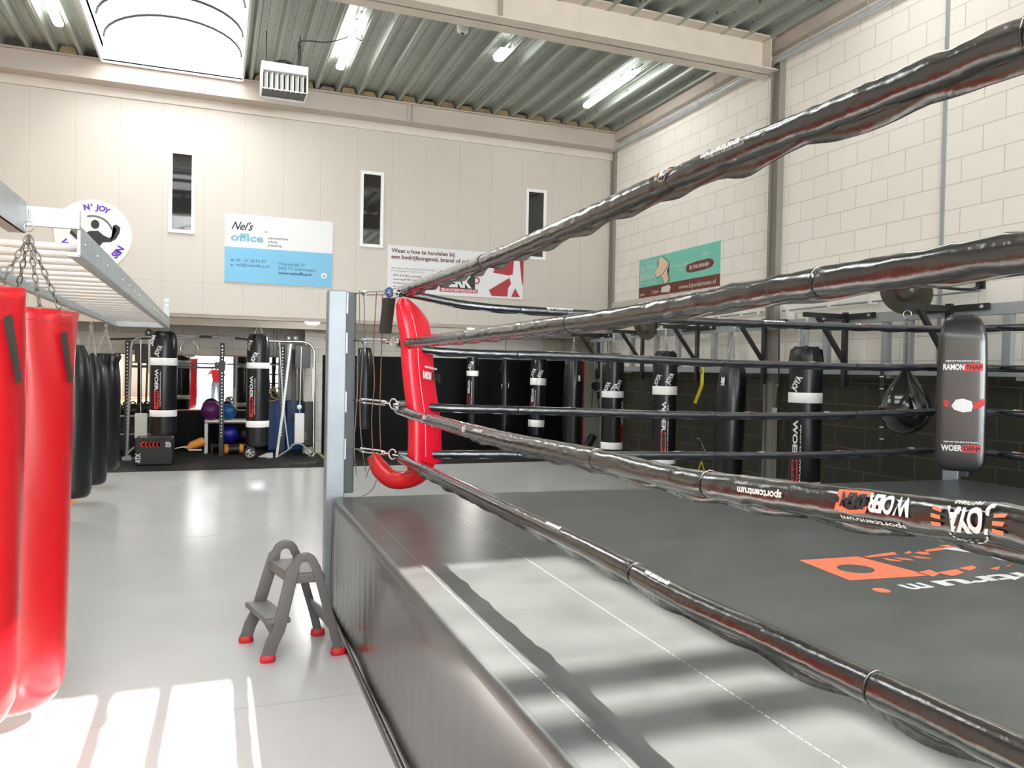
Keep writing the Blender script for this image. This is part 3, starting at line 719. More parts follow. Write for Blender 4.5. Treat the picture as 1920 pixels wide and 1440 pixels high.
# ------------------------------------------------------------------ ropes
class RopePath:
    def __init__(s, pts, n=14):
        s.p = smooth_path(pts, n); s.d = [0]
        for i in range(1, len(s.p)): s.d.append(s.d[-1] + (s.p[i] - s.p[i - 1]).length)
        s.L = s.d[-1]
    def pos(s, a):
        a = min(max(a, 0), s.L - 1e-6); lo, hi = 0, len(s.d) - 1
        while hi - lo > 1:
            m = (lo + hi) // 2
            if s.d[m] <= a: lo = m
            else: hi = m
        t = (a - s.d[lo]) / (s.d[hi] - s.d[lo]); p = s.p[lo].lerp(s.p[hi], t)
        d = (s.p[hi] - s.p[lo]).normalized(); return p, d
def rope(name, label, group, pts, r, material, side, segs, flap=0.02, crinkle=0.0018, prints=(), seed=0, flap_rng=None, twist=None):
    """side = unit vector towards the viewer; segs = cover boundaries (fractions)"""
    P = RopePath(pts); root = thing(name, label, 'rope', P.p[0], group)
    side = V(side); UZ = V((0, 0, 1))
    def surf(a, phi, rr):
        p, d = P.pos(a); s_ = (side - d * side.dot(d)).normalized(); u = d.cross(s_) if d.cross(s_).z > 0 else s_.cross(d)
        return p + s_ * (math.cos(phi) * rr) + u * (math.sin(phi) * rr)
    bd = [0] + [f * P.L for f in segs] + [P.L]
    for k in range(len(bd) - 1):
        a0, a1 = bd[k], bd[k + 1]; m = max(6, int((a1 - a0) / (0.022 if crinkle > 0.001 else 0.05))); n = 18
        rr = r * (1.0 if k % 2 == 0 else 1.07)
        vs = []; fs = []
        for i in range(m + 1):
            a = a0 + (a1 - a0) * i / m
            for j in range(n):
                ph = 2 * PI * j / n
                q = noise.noise(V((a * 26, math.cos(ph) * 1.2 + seed * 5, math.sin(ph) * 1.2))) + 0.6 * noise.noise(V((a * 70, math.cos(ph) * .7 + seed, math.sin(ph))))
                sag = 1.0 + 0.16 * max(0, -math.sin(ph))
                e = 0.94 if i in (0, m) else 1
                vs.append(surf(a, ph, (rr * sag + crinkle * q) * e))
        for i in range(m):
            for j in range(n): fs.append((i * n + j, i * n + (j + 1) % n, (i + 1) * n + (j + 1) % n, (i + 1) * n + j))
        mb = MB().add(vs, fs, True); mb.add(vs[:n], [tuple(range(n))]); mb.add(vs[-n:], [tuple(range(n))])
        cv = mb.build('cover', material, root)
        if k and r > 0.02:   # binding where two covers meet
            MB().tube([surf(a0, 2 * PI * j / 12, rr * 1.06) for j in range(12)], 0.0018, n=5, closed=True).build('seam_ring', M['blacksteel'], cv)
    if flap:
        lo, hi = (flap_rng or (0.03, 0.98)); vs = []; fs = []; m = int(P.L * (hi - lo) / 0.03)
        for i in range(m + 1):
            a = P.L * (lo + (hi - lo) * i / m); p, d = P.pos(a)
            h = flap * (0.75 + 0.5 * abs(math.sin(a * 11 + seed)) + 0.6 * noise.noise(V((a * 5, seed, 0))))
            h *= min(1, i / 4) * min(1, (m - i) / 4)
            s_ = side; top = p - UZ * (r * 0.95); w = 0.008 * math.sin(a * 23 + seed * 2)
            vs += [top + s_ * 0.004, top - UZ * h + s_ * (0.004 + w), top - s_ * 0.003, top - UZ * h + s_ * (w - 0.001)]
        for i in range(m):
            b = 4 * i; fs += [(b, b + 1, b + 5, b + 4), (b + 2, b + 6, b + 7, b + 3), (b + 1, b + 3, b + 7, b + 5)]
        MB().add(vs, fs, True).build('seam_flap', material, root)
    if prints:
        w, rd, k_ = MB(), MB(), MB()
        for (a, phi, kind, size, direction) in prints:
            fn = lambda u, v, a=a, phi=phi, dr=direction: surf(a + u * dr[0], phi + v * dr[1] / r, r * 1.17 + 0.0015)
            if kind == 'word': wordmark(w, rd, k_, fn, size, size * 5.2)
            elif kind == 'sport': w.text('sportcentrum', size, fn, 0, 0, bold=0.03, width=size * 11)
            elif kind == 'joya':
                w.text('JOYA', size, fn, 0, 0, bold=0.05, width=size * 2.5)
                for q in range(3):
                    rd.poly([(-size * 0.75, size * (q * .36)), (-size * 0.15, size * (0.12 + q * 0.3)), (-size * 0.15, size * (0.28 + q * .3)), (-size * 0.7, size * (q * .36 + .18))], fn)
                    rd.poly([(size * 3.3, size * (q * .36)), (size * 2.7, size * (0.12 + q * 0.3)), (size * 2.7, size * (0.28 + q * .3)), (size * 3.25, size * (q * .36 + .18))], fn)
                for q in range(10):
                    t0 = PI * (q + .2) / 10; t1 = PI * (q + .8) / 10
                    w.poly([(size * (1.25 + 1.1 * math.cos(t0)), size * (1.1 + .55 * math.sin(t0))), (size * (1.25 + 1.1 * math.cos(t1)), size * (1.1 + .55 * math.sin(t1))),
                            (size * (1.25 + 0.98 * math.cos(t1)), size * (1.1 + .45 * math.sin(t1))), (size * (1.25 + 0.98 * math.cos(t0)), size * (1.1 + .45 * math.sin(t0)))], fn)
                w.text('FIGHTGEAR', size * 0.22, fn, size * 0.6, -size * 0.45, bold=0.03)
        w.build('lettering', M['whitep'], root)
        if rd.v: rd.build('emblem', M['orangep'], root)
        if k_.v: k_.build('emblem_print', M['darkp'], root)
    return root, P
RX = 1.15
G1 = 'ropes on the side of the stool'
def lx(*a): return [at(x, y, X=RX) for x, y in a]
r1p = [V((1.13, 5.04, 2.12))] + lx((760, 543), (900, 493), (1050, 430), (1200, 363), (1340, 302), (1500, 238), (1650, 178), (1800, 118), (1920, 70)) + [V((RX, 0.45, 2.12)), V((1.0, -0.25, 2.12))]
r2p = [V((1.13, 5.04, 1.79))] + lx((760, 643), (900, 627), (1000, 614), (1130, 597), (1270, 573), (1400, 550), (1600, 519), (1780, 492), (1920, 470)) + [V((RX, 0.45, 1.80)), V((1.0, -0.25, 1.8))]
r3p = [V((1.13, 5.04, 1.385))] + lx((750, 768), (830, 793), (950, 824), (1100, 855), (1200, 879), (1300, 902), (1430, 922), (1560, 940), (1700, 960), (1830, 978), (1920, 990)) + [V((RX, 0.45, 1.38)), V((1.0, -0.25, 1.38))]
r4p = [V((1.13, 5.04, 1.055))] + lx((760, 863), (850, 906), (1000, 978), (1140, 1046), (1280, 1122), (1430, 1190), (1573, 1258), (1700, 1315), (1800, 1362), (1920, 1418)) + [V((RX, 0.45, 1.05)), V((1.0, -0.25, 1.05))]
LS = (-1, 0, 0)
rope('ring_rope', 'topmost black ring rope running from the grey post beside the stool', G1, r1p, 0.029, M['rope'], LS, (0.33, 0.62, 0.80), 0.026, 0.0032, [(3.73, 0.45, 'sport', 0.014, (-1, -1)), (3.42, 0.75, 'joya', 0.018, (-1, -1))], 1)
rope('ring_rope', 'second highest black ring rope running from the grey post beside the stool', G1, r2p, 0.028, M['rope'], LS, (0.08, 0.5, 0.72), 0.012, 0.0036, (), 2)
rope('ring_rope', 'third highest ring rope beside the stool, printed with large upside-down lettering', G1, r3p, 0.030, M['rope'], LS, (0.17, 0.55, 0.66), 0.018, 0.0030,
     [(4.30, 0.85, 'word', 0.033, (-1, -1)), (3.98, 0.25, 'sport', 0.0135, (-1, -1)), (4.45, 0.65, 'joya', 0.032, (-1, -1)), (1.0, 0.6, 'word', 0.024, (-1, -1)), (1.75, 0.5, 'joya', 0.02, (-1, -1)), (2.0, 0.6, 'sport', 0.012, (-1, -1))], 3, flap_rng=(0.3, 0.97))
rope('ring_rope', 'lowest black ring rope beside the stool, just above the canvas', G1, r4p, 0.028, M['rope'], LS, (0.12, 0.58, 0.745), 0.022, 0.0012, [(2.6, 1.15, 'sport', 0.011, (-1, -1)), (3.3, 1.15, 'sport', 0.011, (-1, -1)), (4.6, 0.9, 'joya', 0.02, (-1, -1))], 4)
G2 = 'ropes along the far side of the ring'
FR = [[(745, 556), (900, 574), (1100, 588), (1300, 601), (1500, 609), (1650, 614), (1800, 620)],
      [(800, 655), (900, 662), (1100, 668), (1300, 678), (1500, 684), (1650, 688), (1800, 690)],
      [(750, 752), (830, 764), (960, 768), (1100, 772), (1300, 778), (1500, 779), (1650, 775), (1800, 769)],
      [(760, 846), (850, 851), (1000, 852), (1200, 853), (1500, 853), (1650, 848), (1800, 841)]]
def yf(x): return 4.96 - 0.02 * (x - 800) / 250
for i, pp in enumerate(FR):
    pts = [V((1.13, 5.04, ZR[i]))] + [at(x, y, Y=yf(x)) for x, y in pp[(1 if i != 1 else 0):-1]] + [V((5.90, 4.85, (2.05, 1.73, 1.36, 1.03)[i]))]
    pr = [(0.9 + q * 0.75 + i * 0.13, 1.15, 'word' if (q + i) % 2 == 0 else 'joya', 0.017 if (q + i) % 2 == 0 else 0.02, (1, 1)) for q in range(6)] if i else [(1.0 + q * 0.9, 0.5, 'word' if q % 2 else 'sport', 0.018, (1, 1)) for q in range(4)]
    rope('ring_rope', '%s ring rope along the side facing the teardrop bag' % words_h[i], G2, pts, 0.024, M['ropefar'], (0, -1, 0), (0.17, 0.5, 0.78), 0.01, 0.0016, pr, 10 + i)
G3 = 'ropes on the side by the block wall'
for i, z in enumerate((2.04, 1.715, 1.36, 1.03)):
    pts = [V((5.92, 4.85, z + 0.01)), V((5.88, 4.6, z + 0.008)), V((5.86, 4.1, z)), V((5.85, 2.3, z - 0.03)), V((5.86, 0.3, z)), V((5.95, -0.25, z))]
    rope('ring_rope', '%s ring rope leading from the black corner pad along the block wall' % words_h[i], G3, pts, 0.025, M['ropefar'], (-1, 0, 0), (0.13, 0.5), 0.008, 0.0016,
         [(0.55, 0.9, 'word', 0.022, (1, 1))] if i > 1 else (), 20 + i)
wr = MB().lathe([(0.031, 0), (0.034, 0.04), (0.033, 0.12), (0.028, 0.14)], V((5.90, 4.74, 1.035)), n=14, axis=(-0.1, -1, -0.05)).build('tape_wrap', M['whitep'])
tag(wr, 'white tape wrapped around the lowest rope beside the black corner pad', 'tape')

# ------------------------------------------------------------------ corner pads
# red pad by the grey post: padded strip hanging down, its lower end folded back and tied up
WD = V((0.80, 0.6, 0)).normalized(); TD = V((0.6, -0.80, 0)).normalized()
ctl = [((757, 560), .035, .02), ((764, 575), .09, .035), ((774, 600), .125, .05), ((781, 640), .125, .055), ((783, 680), .125, .055), ((788, 730), .125, .055), ((795, 780), .128, .055),
       ((797, 830), .135, .055), ((796, 868), .135, .06)]
path = [at(*p, Y=5.0) for p, w, t in ctl]; ws = [w * 1.08 for p, w, t in ctl]; ts = [t for p, w, t in ctl]
pad = thing('corner_pad', 'bright red padded corner cushion hanging by the grey post', 'corner pad', (path[-1].x, path[-1].y, 0.9))
def densify(path, *arrs, n=5):
    P2 = smooth_path(path, n); out = [[] for _ in arrs]
    for i in range(len(path) - 1):
        for k in range(n):
            for a, o in zip(arrs, out): o.append(a[i] + (a[i + 1] - a[i]) * (k / n))
    for a, o in zip(arrs, out): o.append(a[-1])
    return (P2, *out)
Pp, W2, T2 = densify(path, ws, ts)
MB().slab(Pp, [WD] * len(Pp), [TD] * len(Pp), W2, T2, n=28, pw=3.2).build('cushion', M['padred'], pad)
tail = [(797, 862), (785, 886), (760, 899), (733, 897), (712, 878), (698, 853)]
tp = [at(*p, Y=4.98 + 0.05 * i) for i, p in enumerate(tail)]
tw = [0.10, 0.085, 0.07, 0.07, 0.065, 0.05]; tt = [0.075, 0.07, 0.06, 0.062, 0.06, 0.04]
Tp, TW, TT = densify(tp, tw, tt)
tdir = []; 
for i in range(len(Tp)):
    d = (Tp[min(i + 1, len(Tp) - 1)] - Tp[max(i - 1, 0)]).normalized(); wdir = V((0.3, 1, 0)).normalized(); tdir.append(d.cross(wdir).normalized())
MB().slab(Tp, [V((0.3, 1, 0)).normalized()] * len(Tp), tdir, TW, TT, n=20, pw=2.4).build('folded_end', M['red'], pad)
pe = MB(); off_ = [p - WD * W2[i] * 0.46 + TD * (T2[i] + .003) for i, p in enumerate(Pp)]
pe.tube(off_[8:-2], 0.0032, n=6).build('seam_piping', M['pinkedge'], pad)
pe = MB().tube([p + WD * W2[i] * 1.0 + TD * T2[i] * .3 for i, p in enumerate(Pp)][3:], 0.002, n=5)
pe.build('edge_piping', M['pinkedge'], pad)
MB().obox(at(726, 592, Y=5.06), V((0.03, 0.02, 0)), V((-.012, 0.02, 0)), V((0.012, 0, 0.115))).build('strap', M['strap'], pad)
w, rd, k_ = MB(), MB(), MB()
pc = at(797, 708, Y=5.0) + TD * 0.0585
pf = lambda a, b: pc + WD * (a * 0.85 - 0.10) + TD * 0.004 + V((0, 0, b)) - V((0, 0, a * 0.12))
w.text('sportcentrum', 0.018, pf, 0.02, 0.07, bold=0.02, width=0.15)
w.text('RAMON', 0.045, pf, 0.0, 0.0, bold=0.05, width=0.10); k_.text('THAI', 0.045, pf, 0.105, 0.0, bold=0.05, width=0.08)
k_.poly([(0.19, -0.01), (0.215, -0.01), (0.215, 0.05), (0.19, 0.05)], pf)
pc2 = at(800, 800, Y=5.0) + TD * 0.0585
pf2 = lambda a, b: pc2 + WD * (a - 0.06) + V((0, 0, b))
w.poly([(0, .03), (.02, .01), (.04, 0), (.08, 0), (.1, .01), (.12, .03), (.09, .05), (.03, .05)], pf2)
k_.poly([(.03, .02), (.06, .01), (.09, .02), (.06, .018)], lambda a, b: pf2(a, b) + TD * .001)
pc3 = at(793, 868, Y=5.0) + TD * 0.0620
pf3 = lambda a, b: pc3 + WD * (a - 0.06) + V((0, 0, b + a * .15))
w.text('sportcentrum', 0.014, pf3, 0, 0, bold=0.03, width=0.15)
w.build('lettering', M['whitep'], pad); k_.build('dark_lettering', M['darkp'], pad)
# laces
for i, (pts, m_) in enumerate([
        ([(706, 548), (703, 600), (700, 660), (702, 720), (697, 780), (699, 850)], 'lace'),
        ([(717, 552), (716, 620), (714, 700), (712, 780), (714, 845)], 'lace'),
        ([(674, 545), (674, 600), (671, 660), (670, 740), (664, 830), (668, 890)], 'lacegrey'),
        ([(682, 546), (683, 610), (679, 680), (675, 760), (678, 830), (686, 885)], 'lacegrey'),
        ([(700, 846), (696, 870), (690, 885), (686, 897)], 'lace'),
        ([(706, 900), (700, 915), (690, 925), (678, 931)], 'lacegrey')]):
    q = [at(*p, Y=5.14 if i not in (2, 3) else 5.30) for p in pts]
    tag(MB().tube(smooth_path(q, 6), 0.0035, n=6).build('lace_cord', M[m_]),
        ['brown lace tied to the topmost turnbuckle and hanging beside the red pad', 'dark brown lace hanging straight down against the red pad',
         'grey lace hanging in front of the dark post edge, its tail curling over the mat', 'thin grey lace with a short curled tail between post and brown laces',
         'brown lace tail below the folded end of the red pad', 'dark lace end touching the ring canvas beneath the red pad'][i], 'lace', 'laces hanging at the red corner')
tag(MB().tube(smooth_path([at(722, 546, Y=5.05), at(731, 540, Y=5.04), at(735, 552, Y=5.03), at(728, 556, Y=5.04), at(724, 548, Y=5.05)], 5), 0.008, n=6).build('cord_knot', mat('blue_cord', (0.03, 0.07, 0.3), 0.6)),
    'small blue cord knotted around the topmost turnbuckle ring', 'cord')
# black pad
c0 = at(1800, 885, Y=4.78); c1 = at(1803, 590, Y=4.78)
bp_ = thing('corner_pad', 'long black padded corner cushion with red and white print', 'corner pad', (c0.x, c0.y, 0.85))
WB = V((0.67, -0.74, 0)).normalized(); TB = V((-0.74, -0.67, 0)).normalized(); C0 = V((5.62, 4.57, 0))
zz = [0.885, 0.905, 0.95, 1.02, 1.2, 1.4, 1.6, 1.8, 1.95, 2.04, 2.11, 2.15]; ww = [0.11, 0.15, 0.175, 0.18, 0.18, 0.18, 0.178, 0.176, 0.17, 0.155, 0.13, 0.085]
tt = [0.03, 0.045, 0.055, 0.06, 0.06, 0.06, 0.06, 0.06, 0.06, 0.055, 0.045, 0.02]
Pp, W2, T2 = densify([C0 + TB * (0.0 if z < 2 else -(z - 2) * 0.5) + V((0, 0, z)) for z in zz], ww, tt, n=3)
MB().slab(Pp, [WB] * len(Pp), [TB] * len(Pp), W2, T2, n=32, pw=4.5).build('cushion', mat('satin_black_pad', (0.009, 0.009, 0.011), 0.3, spec=0.9, coat=0.4, bump=0.1, bump_scale=9), bp_)
w, rd, k_ = MB(), MB(), MB()
for (zc, words) in ((1.70, ('RAMON', 'THAI')), (1.05, ('WOER', 'DEN'))):
    o = C0 + TB * 0.0625 + V((0, 0, zc)) - WB * 0.135
    wordmark(w, rd, k_, lambda a, b, o=o: o + WB * a + V((0, 0, b)), 0.052, 0.275, words)
o = C0 + TB * 0.0625 + V((0, 0, 1.38)) - WB * 0.07
gf = lambda a, b: o + WB * a + V((0, 0, b))
w.poly([(0, .03), (.02, 0), (.08, -.02), (.14, -.01), (.15, .03), (.14, .07), (.08, .09), (.03, .08)], gf)
for q in range(4):
    rd.poly([(.15, .01 + q * .013), (.20, .02 + q * .016), (.245, .06 + q * .012), (.20, .035 + q * .016), (.155, .02 + q * .013)], gf)
    rd.poly([(-.0, .03 + q * .01), (-.04, .02 + q * .016), (-.06, .05 + q * .012), (-.03, .03 + q * .014)], gf)
w.build('lettering', M['whitep'], bp_); rd.build('emblem', M['redp'], bp_); k_.build('emblem_print', M['darkp'], bp_)

# ------------------------------------------------------------------ step stool
stl = thing('step_stool', 'grey plastic folding step stool with red feet beside the ring', 'step stool', (0.45, 4.6, 0))
def leg_path(top, foot, yy): return [V((top[0], yy, top[1])), V((foot[0], yy, foot[1]))]
for (yy, x0, x1, xt, nm) in ((4.43, 0.285, 0.665, 0.475, 'near'), (4.79, 0.185, 0.595, 0.400, 'far')):
    zt = 0.575
    # A-shaped side frame: rounded apex, two splayed legs with a kick at the foot
    pts = [V((x0, yy, 0.03)), V((x0 + 0.02, yy, 0.10)), V((x0 + 0.055, yy, 0.17)), V((xt - 0.062, yy, zt - 0.07))] + \
          [V((xt + 0.052 * math.cos(a), yy, zt - 0.062 + 0.052 * math.sin(a))) for a in [PI * (1 - k / 8) * 0.92 + 0.12 for k in range(9)]] + \
          [V((xt + 0.062, yy, zt - 0.07)), V((x1 - 0.03, yy, 0.15)), V((x1, yy, 0.03))]
    k = 8
    def run(pp, name):
        nm_ = name[0]; s_ = MB(); m = len(pp); tds = []; wds = []
        for i in range(m):
            d = (pp[min(i + 1, m - 1)] - pp[max(i - 1, 0)]).normalized(); wds.append(V((0, 1, 0))); tds.append(d.cross(V((0, 1, 0))).normalized())
        s_.slab(pp, wds, tds, [0.020] * m, [(0.024 if nm_ == 'f' and i > 3 or nm_ == 'r' and i < 9 else 0.034) for i in range(m)], n=16, pw=9.0, smooth=False); return s_.build(name, M['pvc'], stl)
    run(pts[:10], 'front_leg'); run(pts[8:], 'rear_leg')
    for x in (x0, x1):
        MB().slab([V((x, yy, 0.0)), V((x, yy, 0.008)), V((x, yy, 0.03)), V((x, yy, 0.04))], [V((0, 1, 0))] * 4, [V((1, 0, 0))] * 4, [0.024, 0.028, 0.027, 0.022], [0.036, 0.043, 0.041, 0.036], n=16, pw=3).build('rubber_foot', M['redrub'], stl)
def tread(x0, x1, z, sk_, name, th=0.03):
    pts = [V((x0 - 0.05 + 0.0, 4.80, z)), V((x0 + 0.045, 4.42, z)), V((x1 + 0.045, 4.42, z)), V((x1 - 0.05, 4.80, z))]
    b = MB(); b.add([p for p in pts] + [p - V((0, 0, th)) for p in pts], [(0, 1, 2, 3), (7, 6, 5, 4), (0, 4, 5, 1), (1, 5, 6, 2), (2, 6, 7, 3), (3, 7, 4, 0)])
    t_ = b.build(name, M['pvc'], stl, bevel=0.008)
    q = [p * 0.93 + (sum(pts, V()) / 4) * 0.07 + V((0, 0, 0.0)) for p in pts]
    MB().add([V((p.x, p.y, z + .0005)) for p in q] + [V((p.x, p.y, z + .003)) for p in q], [(4, 5, 6, 7), (0, 1, 5, 4), (1, 2, 6, 5), (2, 3, 7, 6), (3, 0, 4, 7)]).build('tread_pad', M['pvclight'], t_)
tread(0.345, 0.545, 0.475, 0, 'top_step', 0.055); tread(0.225, 0.36, 0.235, 0, 'lower_step', 0.03)
MB().add([V((0.215, 4.78, 0.205)), V((0.30, 4.44, 0.205)), V((0.31, 4.44, 0.12)), V((0.27, 4.52, 0.18)), V((0.24, 4.70, 0.18)), V((0.215, 4.78, 0.13)),
          V((0.235, 4.78, 0.205)), V((0.32, 4.44, 0.205)), V((0.33, 4.44, 0.12)), V((0.29, 4.52, 0.18)), V((0.26, 4.70, 0.18)), V((0.235, 4.78, 0.13))],
         [(0, 1, 2, 3, 4, 5), (11, 10, 9, 8, 7, 6), (0, 6, 7, 1), (1, 7, 8, 2), (2, 8, 9, 3), (3, 9, 10, 4), (4, 10, 11, 5), (5, 11, 6, 0)]).build('step_arch', M['pvc'], stl)
MB().add([V((0.60, 4.45, 0.24)), V((0.53, 4.78, 0.24)), V((0.555, 4.78, 0.16)), V((0.60, 4.62, 0.14)), V((0.64, 4.45, 0.10)),
          V((0.615, 4.45, 0.24)), V((0.545, 4.78, 0.24)), V((0.57, 4.78, 0.16)), V((0.615, 4.62, 0.14)), V((0.655, 4.45, 0.10))],
         [(0, 1, 2, 3, 4), (9, 8, 7, 6, 5), (0, 5, 6, 1), (1, 6, 7, 2), (2, 7, 8, 3), (3, 8, 9, 4), (4, 9, 5, 0)]).build('rear_brace', M['pvc'], stl)

# ------------------------------------------------------------------ signs on the partition
def sign_fn(x0, z0, y=BW - 0.021): return lambda u, v: V((x0 + u, y, z0 + v))
sg = thing('wall_sign', 'white and sky blue sign of an office service on the panel wall', 'sign', (0.9, BW, 2.895))
MB().box((0.103, BW - 0.02, 2.895), (1.706, BW, 3.93)).build('board', M['whitep'], sg)
MB().box((0.103, BW - 0.0215, 2.895), (1.706, BW - 0.02, 3.428)).build('blue_field', M['signblue'], sg)
f = sign_fn(0.103, 2.895, BW - 0.024)
d = MB().text("Nel's", 0.12, f, 0.09, 0.80, bold=0.015, shear=0.5, width=0.32)
d.build('script_lettering', M['darkp'], sg)
MB().text('office', 0.115, f, 0.085, 0.63, bold=0.03, width=0.47).text('+', 0.06, f, 0.57, 0.765, bold=0.02).build('blue_lettering', M['officeblue'], sg)
g = MB()
for i, s_ in enumerate(('administratie', 'advies', 'belasting')): g.text(s_, 0.035, f, 0.625, 0.69 - i * 0.055, bold=0.015, width=(0.30, 0.14, 0.2)[i])
g.build('small_lettering', M['greyp'], sg)
g = MB().text('m', 0.04, f, 0.09, 0.315, bold=0.03).text('06 - 41 28 93 97', 0.045, f, 0.165, 0.315, width=0.43).text('e', 0.04, f, 0.09, 0.245, bold=0.03).text('nel@nelsoffice.nl', 0.045, f, 0.165, 0.245, width=0.48)
g.text('Waardsedijk 77', 0.045, f, 0.78, 0.30, width=0.40).text('3425 TC Snelrewaard', 0.045, f, 0.78, 0.23, width=0.56).text('www.nelsoffice.nl', 0.045, f, 0.78, 0.16, bold=0.03, width=0.50)
g.build('contact_lettering', M['navy'], sg)
ic = MB().poly([(1.475 + 0.045 * math.cos(i * PI / 12), 0.175 + 0.045 * math.sin(i * PI / 12)) for i in range(24)], f).build('round_icon', M['whitep'], sg)
MB().text('in', 0.035, sign_fn(0.103, 2.895, BW - 0.026), 1.475, 0.158, bold=0.03, align='C').build('icon_letters', M['darkp'], ic)

sg = thing('wall_sign', 'wide white safety sign with dark red picture of a figure and fire hose', 'sign', (3.8, BW, 2.87))
x0, z0, x1, z1 = 2.588, 2.868, 4.965, 3.64
MB().box((x0, BW - 0.02, z0), (x1, BW, z1)).build('board', M['whitep'], sg)
f = sign_fn(x0, z0, BW - 0.023)
MB().text('Weet u hoe te handelen bij', 0.065, f, 0.06, 0.655, bold=0.025, width=1.07).text('een bedrijfsongeval, brand of calamiteit?', 0.065, f, 0.06, 0.555, bold=0.025, width=1.62).build('heading_lettering', M['maroon'], sg)
g = MB()
for i, s_ in enumerate(('BHV & EHBO trainingen', 'Levering EHBO-middelen en AED\'s', 'Onderhoud brandblusmiddelen', 'Brandwerende afdichtingen')):
    g.text('- ' + s_, 0.03, f, 0.07, 0.27 - i * 0.062, bold=0.01, width=(0.5, 0.73, 0.66, 0.6)[i])
g.build('list_lettering', M['maroon'], sg)
MB().text('Wij helpen uw bedrijf veilig te houden', 0.026, f, 0.055, 0.39, width=0.75).text('en verzorgen en leveren o.a.', 0.026, f, 0.055, 0.345, width=0.55).build('small_lettering', M['greyp'], sg)
MB().poly([(0.88, 0.13), (1.5, 0.13), (1.5, 0.35), (1.15, 0.35), (1.15, 0.40), (0.88, 0.40)], f).build('logo_block', M['darkp'], sg)
MB().poly([(0.88, 0.06), (1.55, 0.06), (1.55, 0.13), (0.88, 0.13)], f).build('logo_band', M['darkred'], sg)
ff = sign_fn(x0, z0, BW - 0.025)
MB().text('BERK', 0.19, ff, 0.92, 0.155, bold=0.05, width=0.52).text('BRANDBEVEILIGING', 0.045, ff, 0.91, 0.073, bold=0.02, width=0.62).build('logo_letters', M['whitep'], sg)
rp = MB().poly([(1.75, 0.13), (1.80, 0.035), (2.09, 0.035), (2.10, 0.18), (2.15, 0.26), (2.12, 0.36)], f)
rp.poly([(2.16, 0.035), (2.32, 0.035), (2.23, 0.19)], f).poly([(1.82, 0.43), (2.1, 0.40), (2.18, 0.42), (2.2, 0.66), (1.98, 0.6), (1.85, 0.52)], f).poly([(2.30, 0.68), (2.377, 0.70), (2.377, 0.22), (2.35, 0.30), (2.33, 0.5)], f)
rp.build('figure_picture', M['darkred'], sg)
MB().tube(arc(V((x0 + 1.52, BW - 0.026, z0 + 0.28)), (1, 0, 0), (0, 0, 1), 0.05, -PI * 0.6, PI * 0.6, 8), 0.012, n=6).build('hose_emblem', M['darkred'], sg)

sg = thing('wall_sign', 'round white fitness club sign with a strong-arm figure, partly behind the ladder rack', 'sign', (-1.66, BW, 3.08))
cx, cz, R_ = -1.66, 3.46, 0.50
MB().lathe([(R_ - 0.005, 0), (R_, 0.004), (R_, 0.018)], V((cx, BW, cz)), n=48, axis=(0, -1, 0), smooth=False).build('disc', M['whitep'], sg)
def arc_text(mb, s_, Rr, a0, a1, h, flip=False):
    for i, ch in enumerate(s_):
        a = a0 + (a1 - a0) * (i + .5) / len(s_)
        ux = V((math.sin(a), 0, -math.cos(a))) * (1 if not flip else -1); uz = V((math.cos(a), 0, math.sin(a))) * (1 if not flip else -1)
        o = V((cx, BW - 0.022, cz)) + V((math.cos(a), 0, math.sin(a))) * Rr
        mb.text(ch, h, lambda u, v, o=o, ux=ux, uz=uz: o + ux * u + uz * v, 0, 0, bold=0.05, align='C')
g = MB(); arc_text(g, "N'JOY", 0.36, math.radians(108), math.radians(60), 0.075); arc_text(g, 'WOERDEN SPORT SEN', 0.43, math.radians(200), math.radians(335), 0.085, True)
g.build('purple_lettering', M['purple'], sg)
g = MB(); cf_ = lambda u, v: V((cx + u, BW - 0.0215, cz + v))
g.poly([(0.02 + 0.055 * math.cos(i * PI / 8), 0.15 + 0.065 * math.sin(i * PI / 8)) for i in range(16)], cf_)
g.poly([(-0.28, 0.06), (-0.16, -0.02), (-0.05, 0.05), (0.06, 0.06), (0.13, 0.0), (0.20, -0.03), (0.27, 0.02), (0.30, 0.10), (0.25, 0.15), (0.29, 0.17), (0.345, 0.13), (0.335, 0.05), (0.29, -0.04), (0.22, -0.09), (0.12, -0.10), (0.05, -0.2), (-0.1, -0.2), (-0.2, -0.1), (-0.3, 0.0)], cf_)
g.build('figure_print', M['darkp'], sg)
MB().tube(arc(V((cx, BW - 0.022, cz + 0.02)), (1, 0, 0), (0, 0, 1), 0.25, 0.3, 1.9, 14), 0.012, n=6).build('grey_arc', M['greyp'], sg)

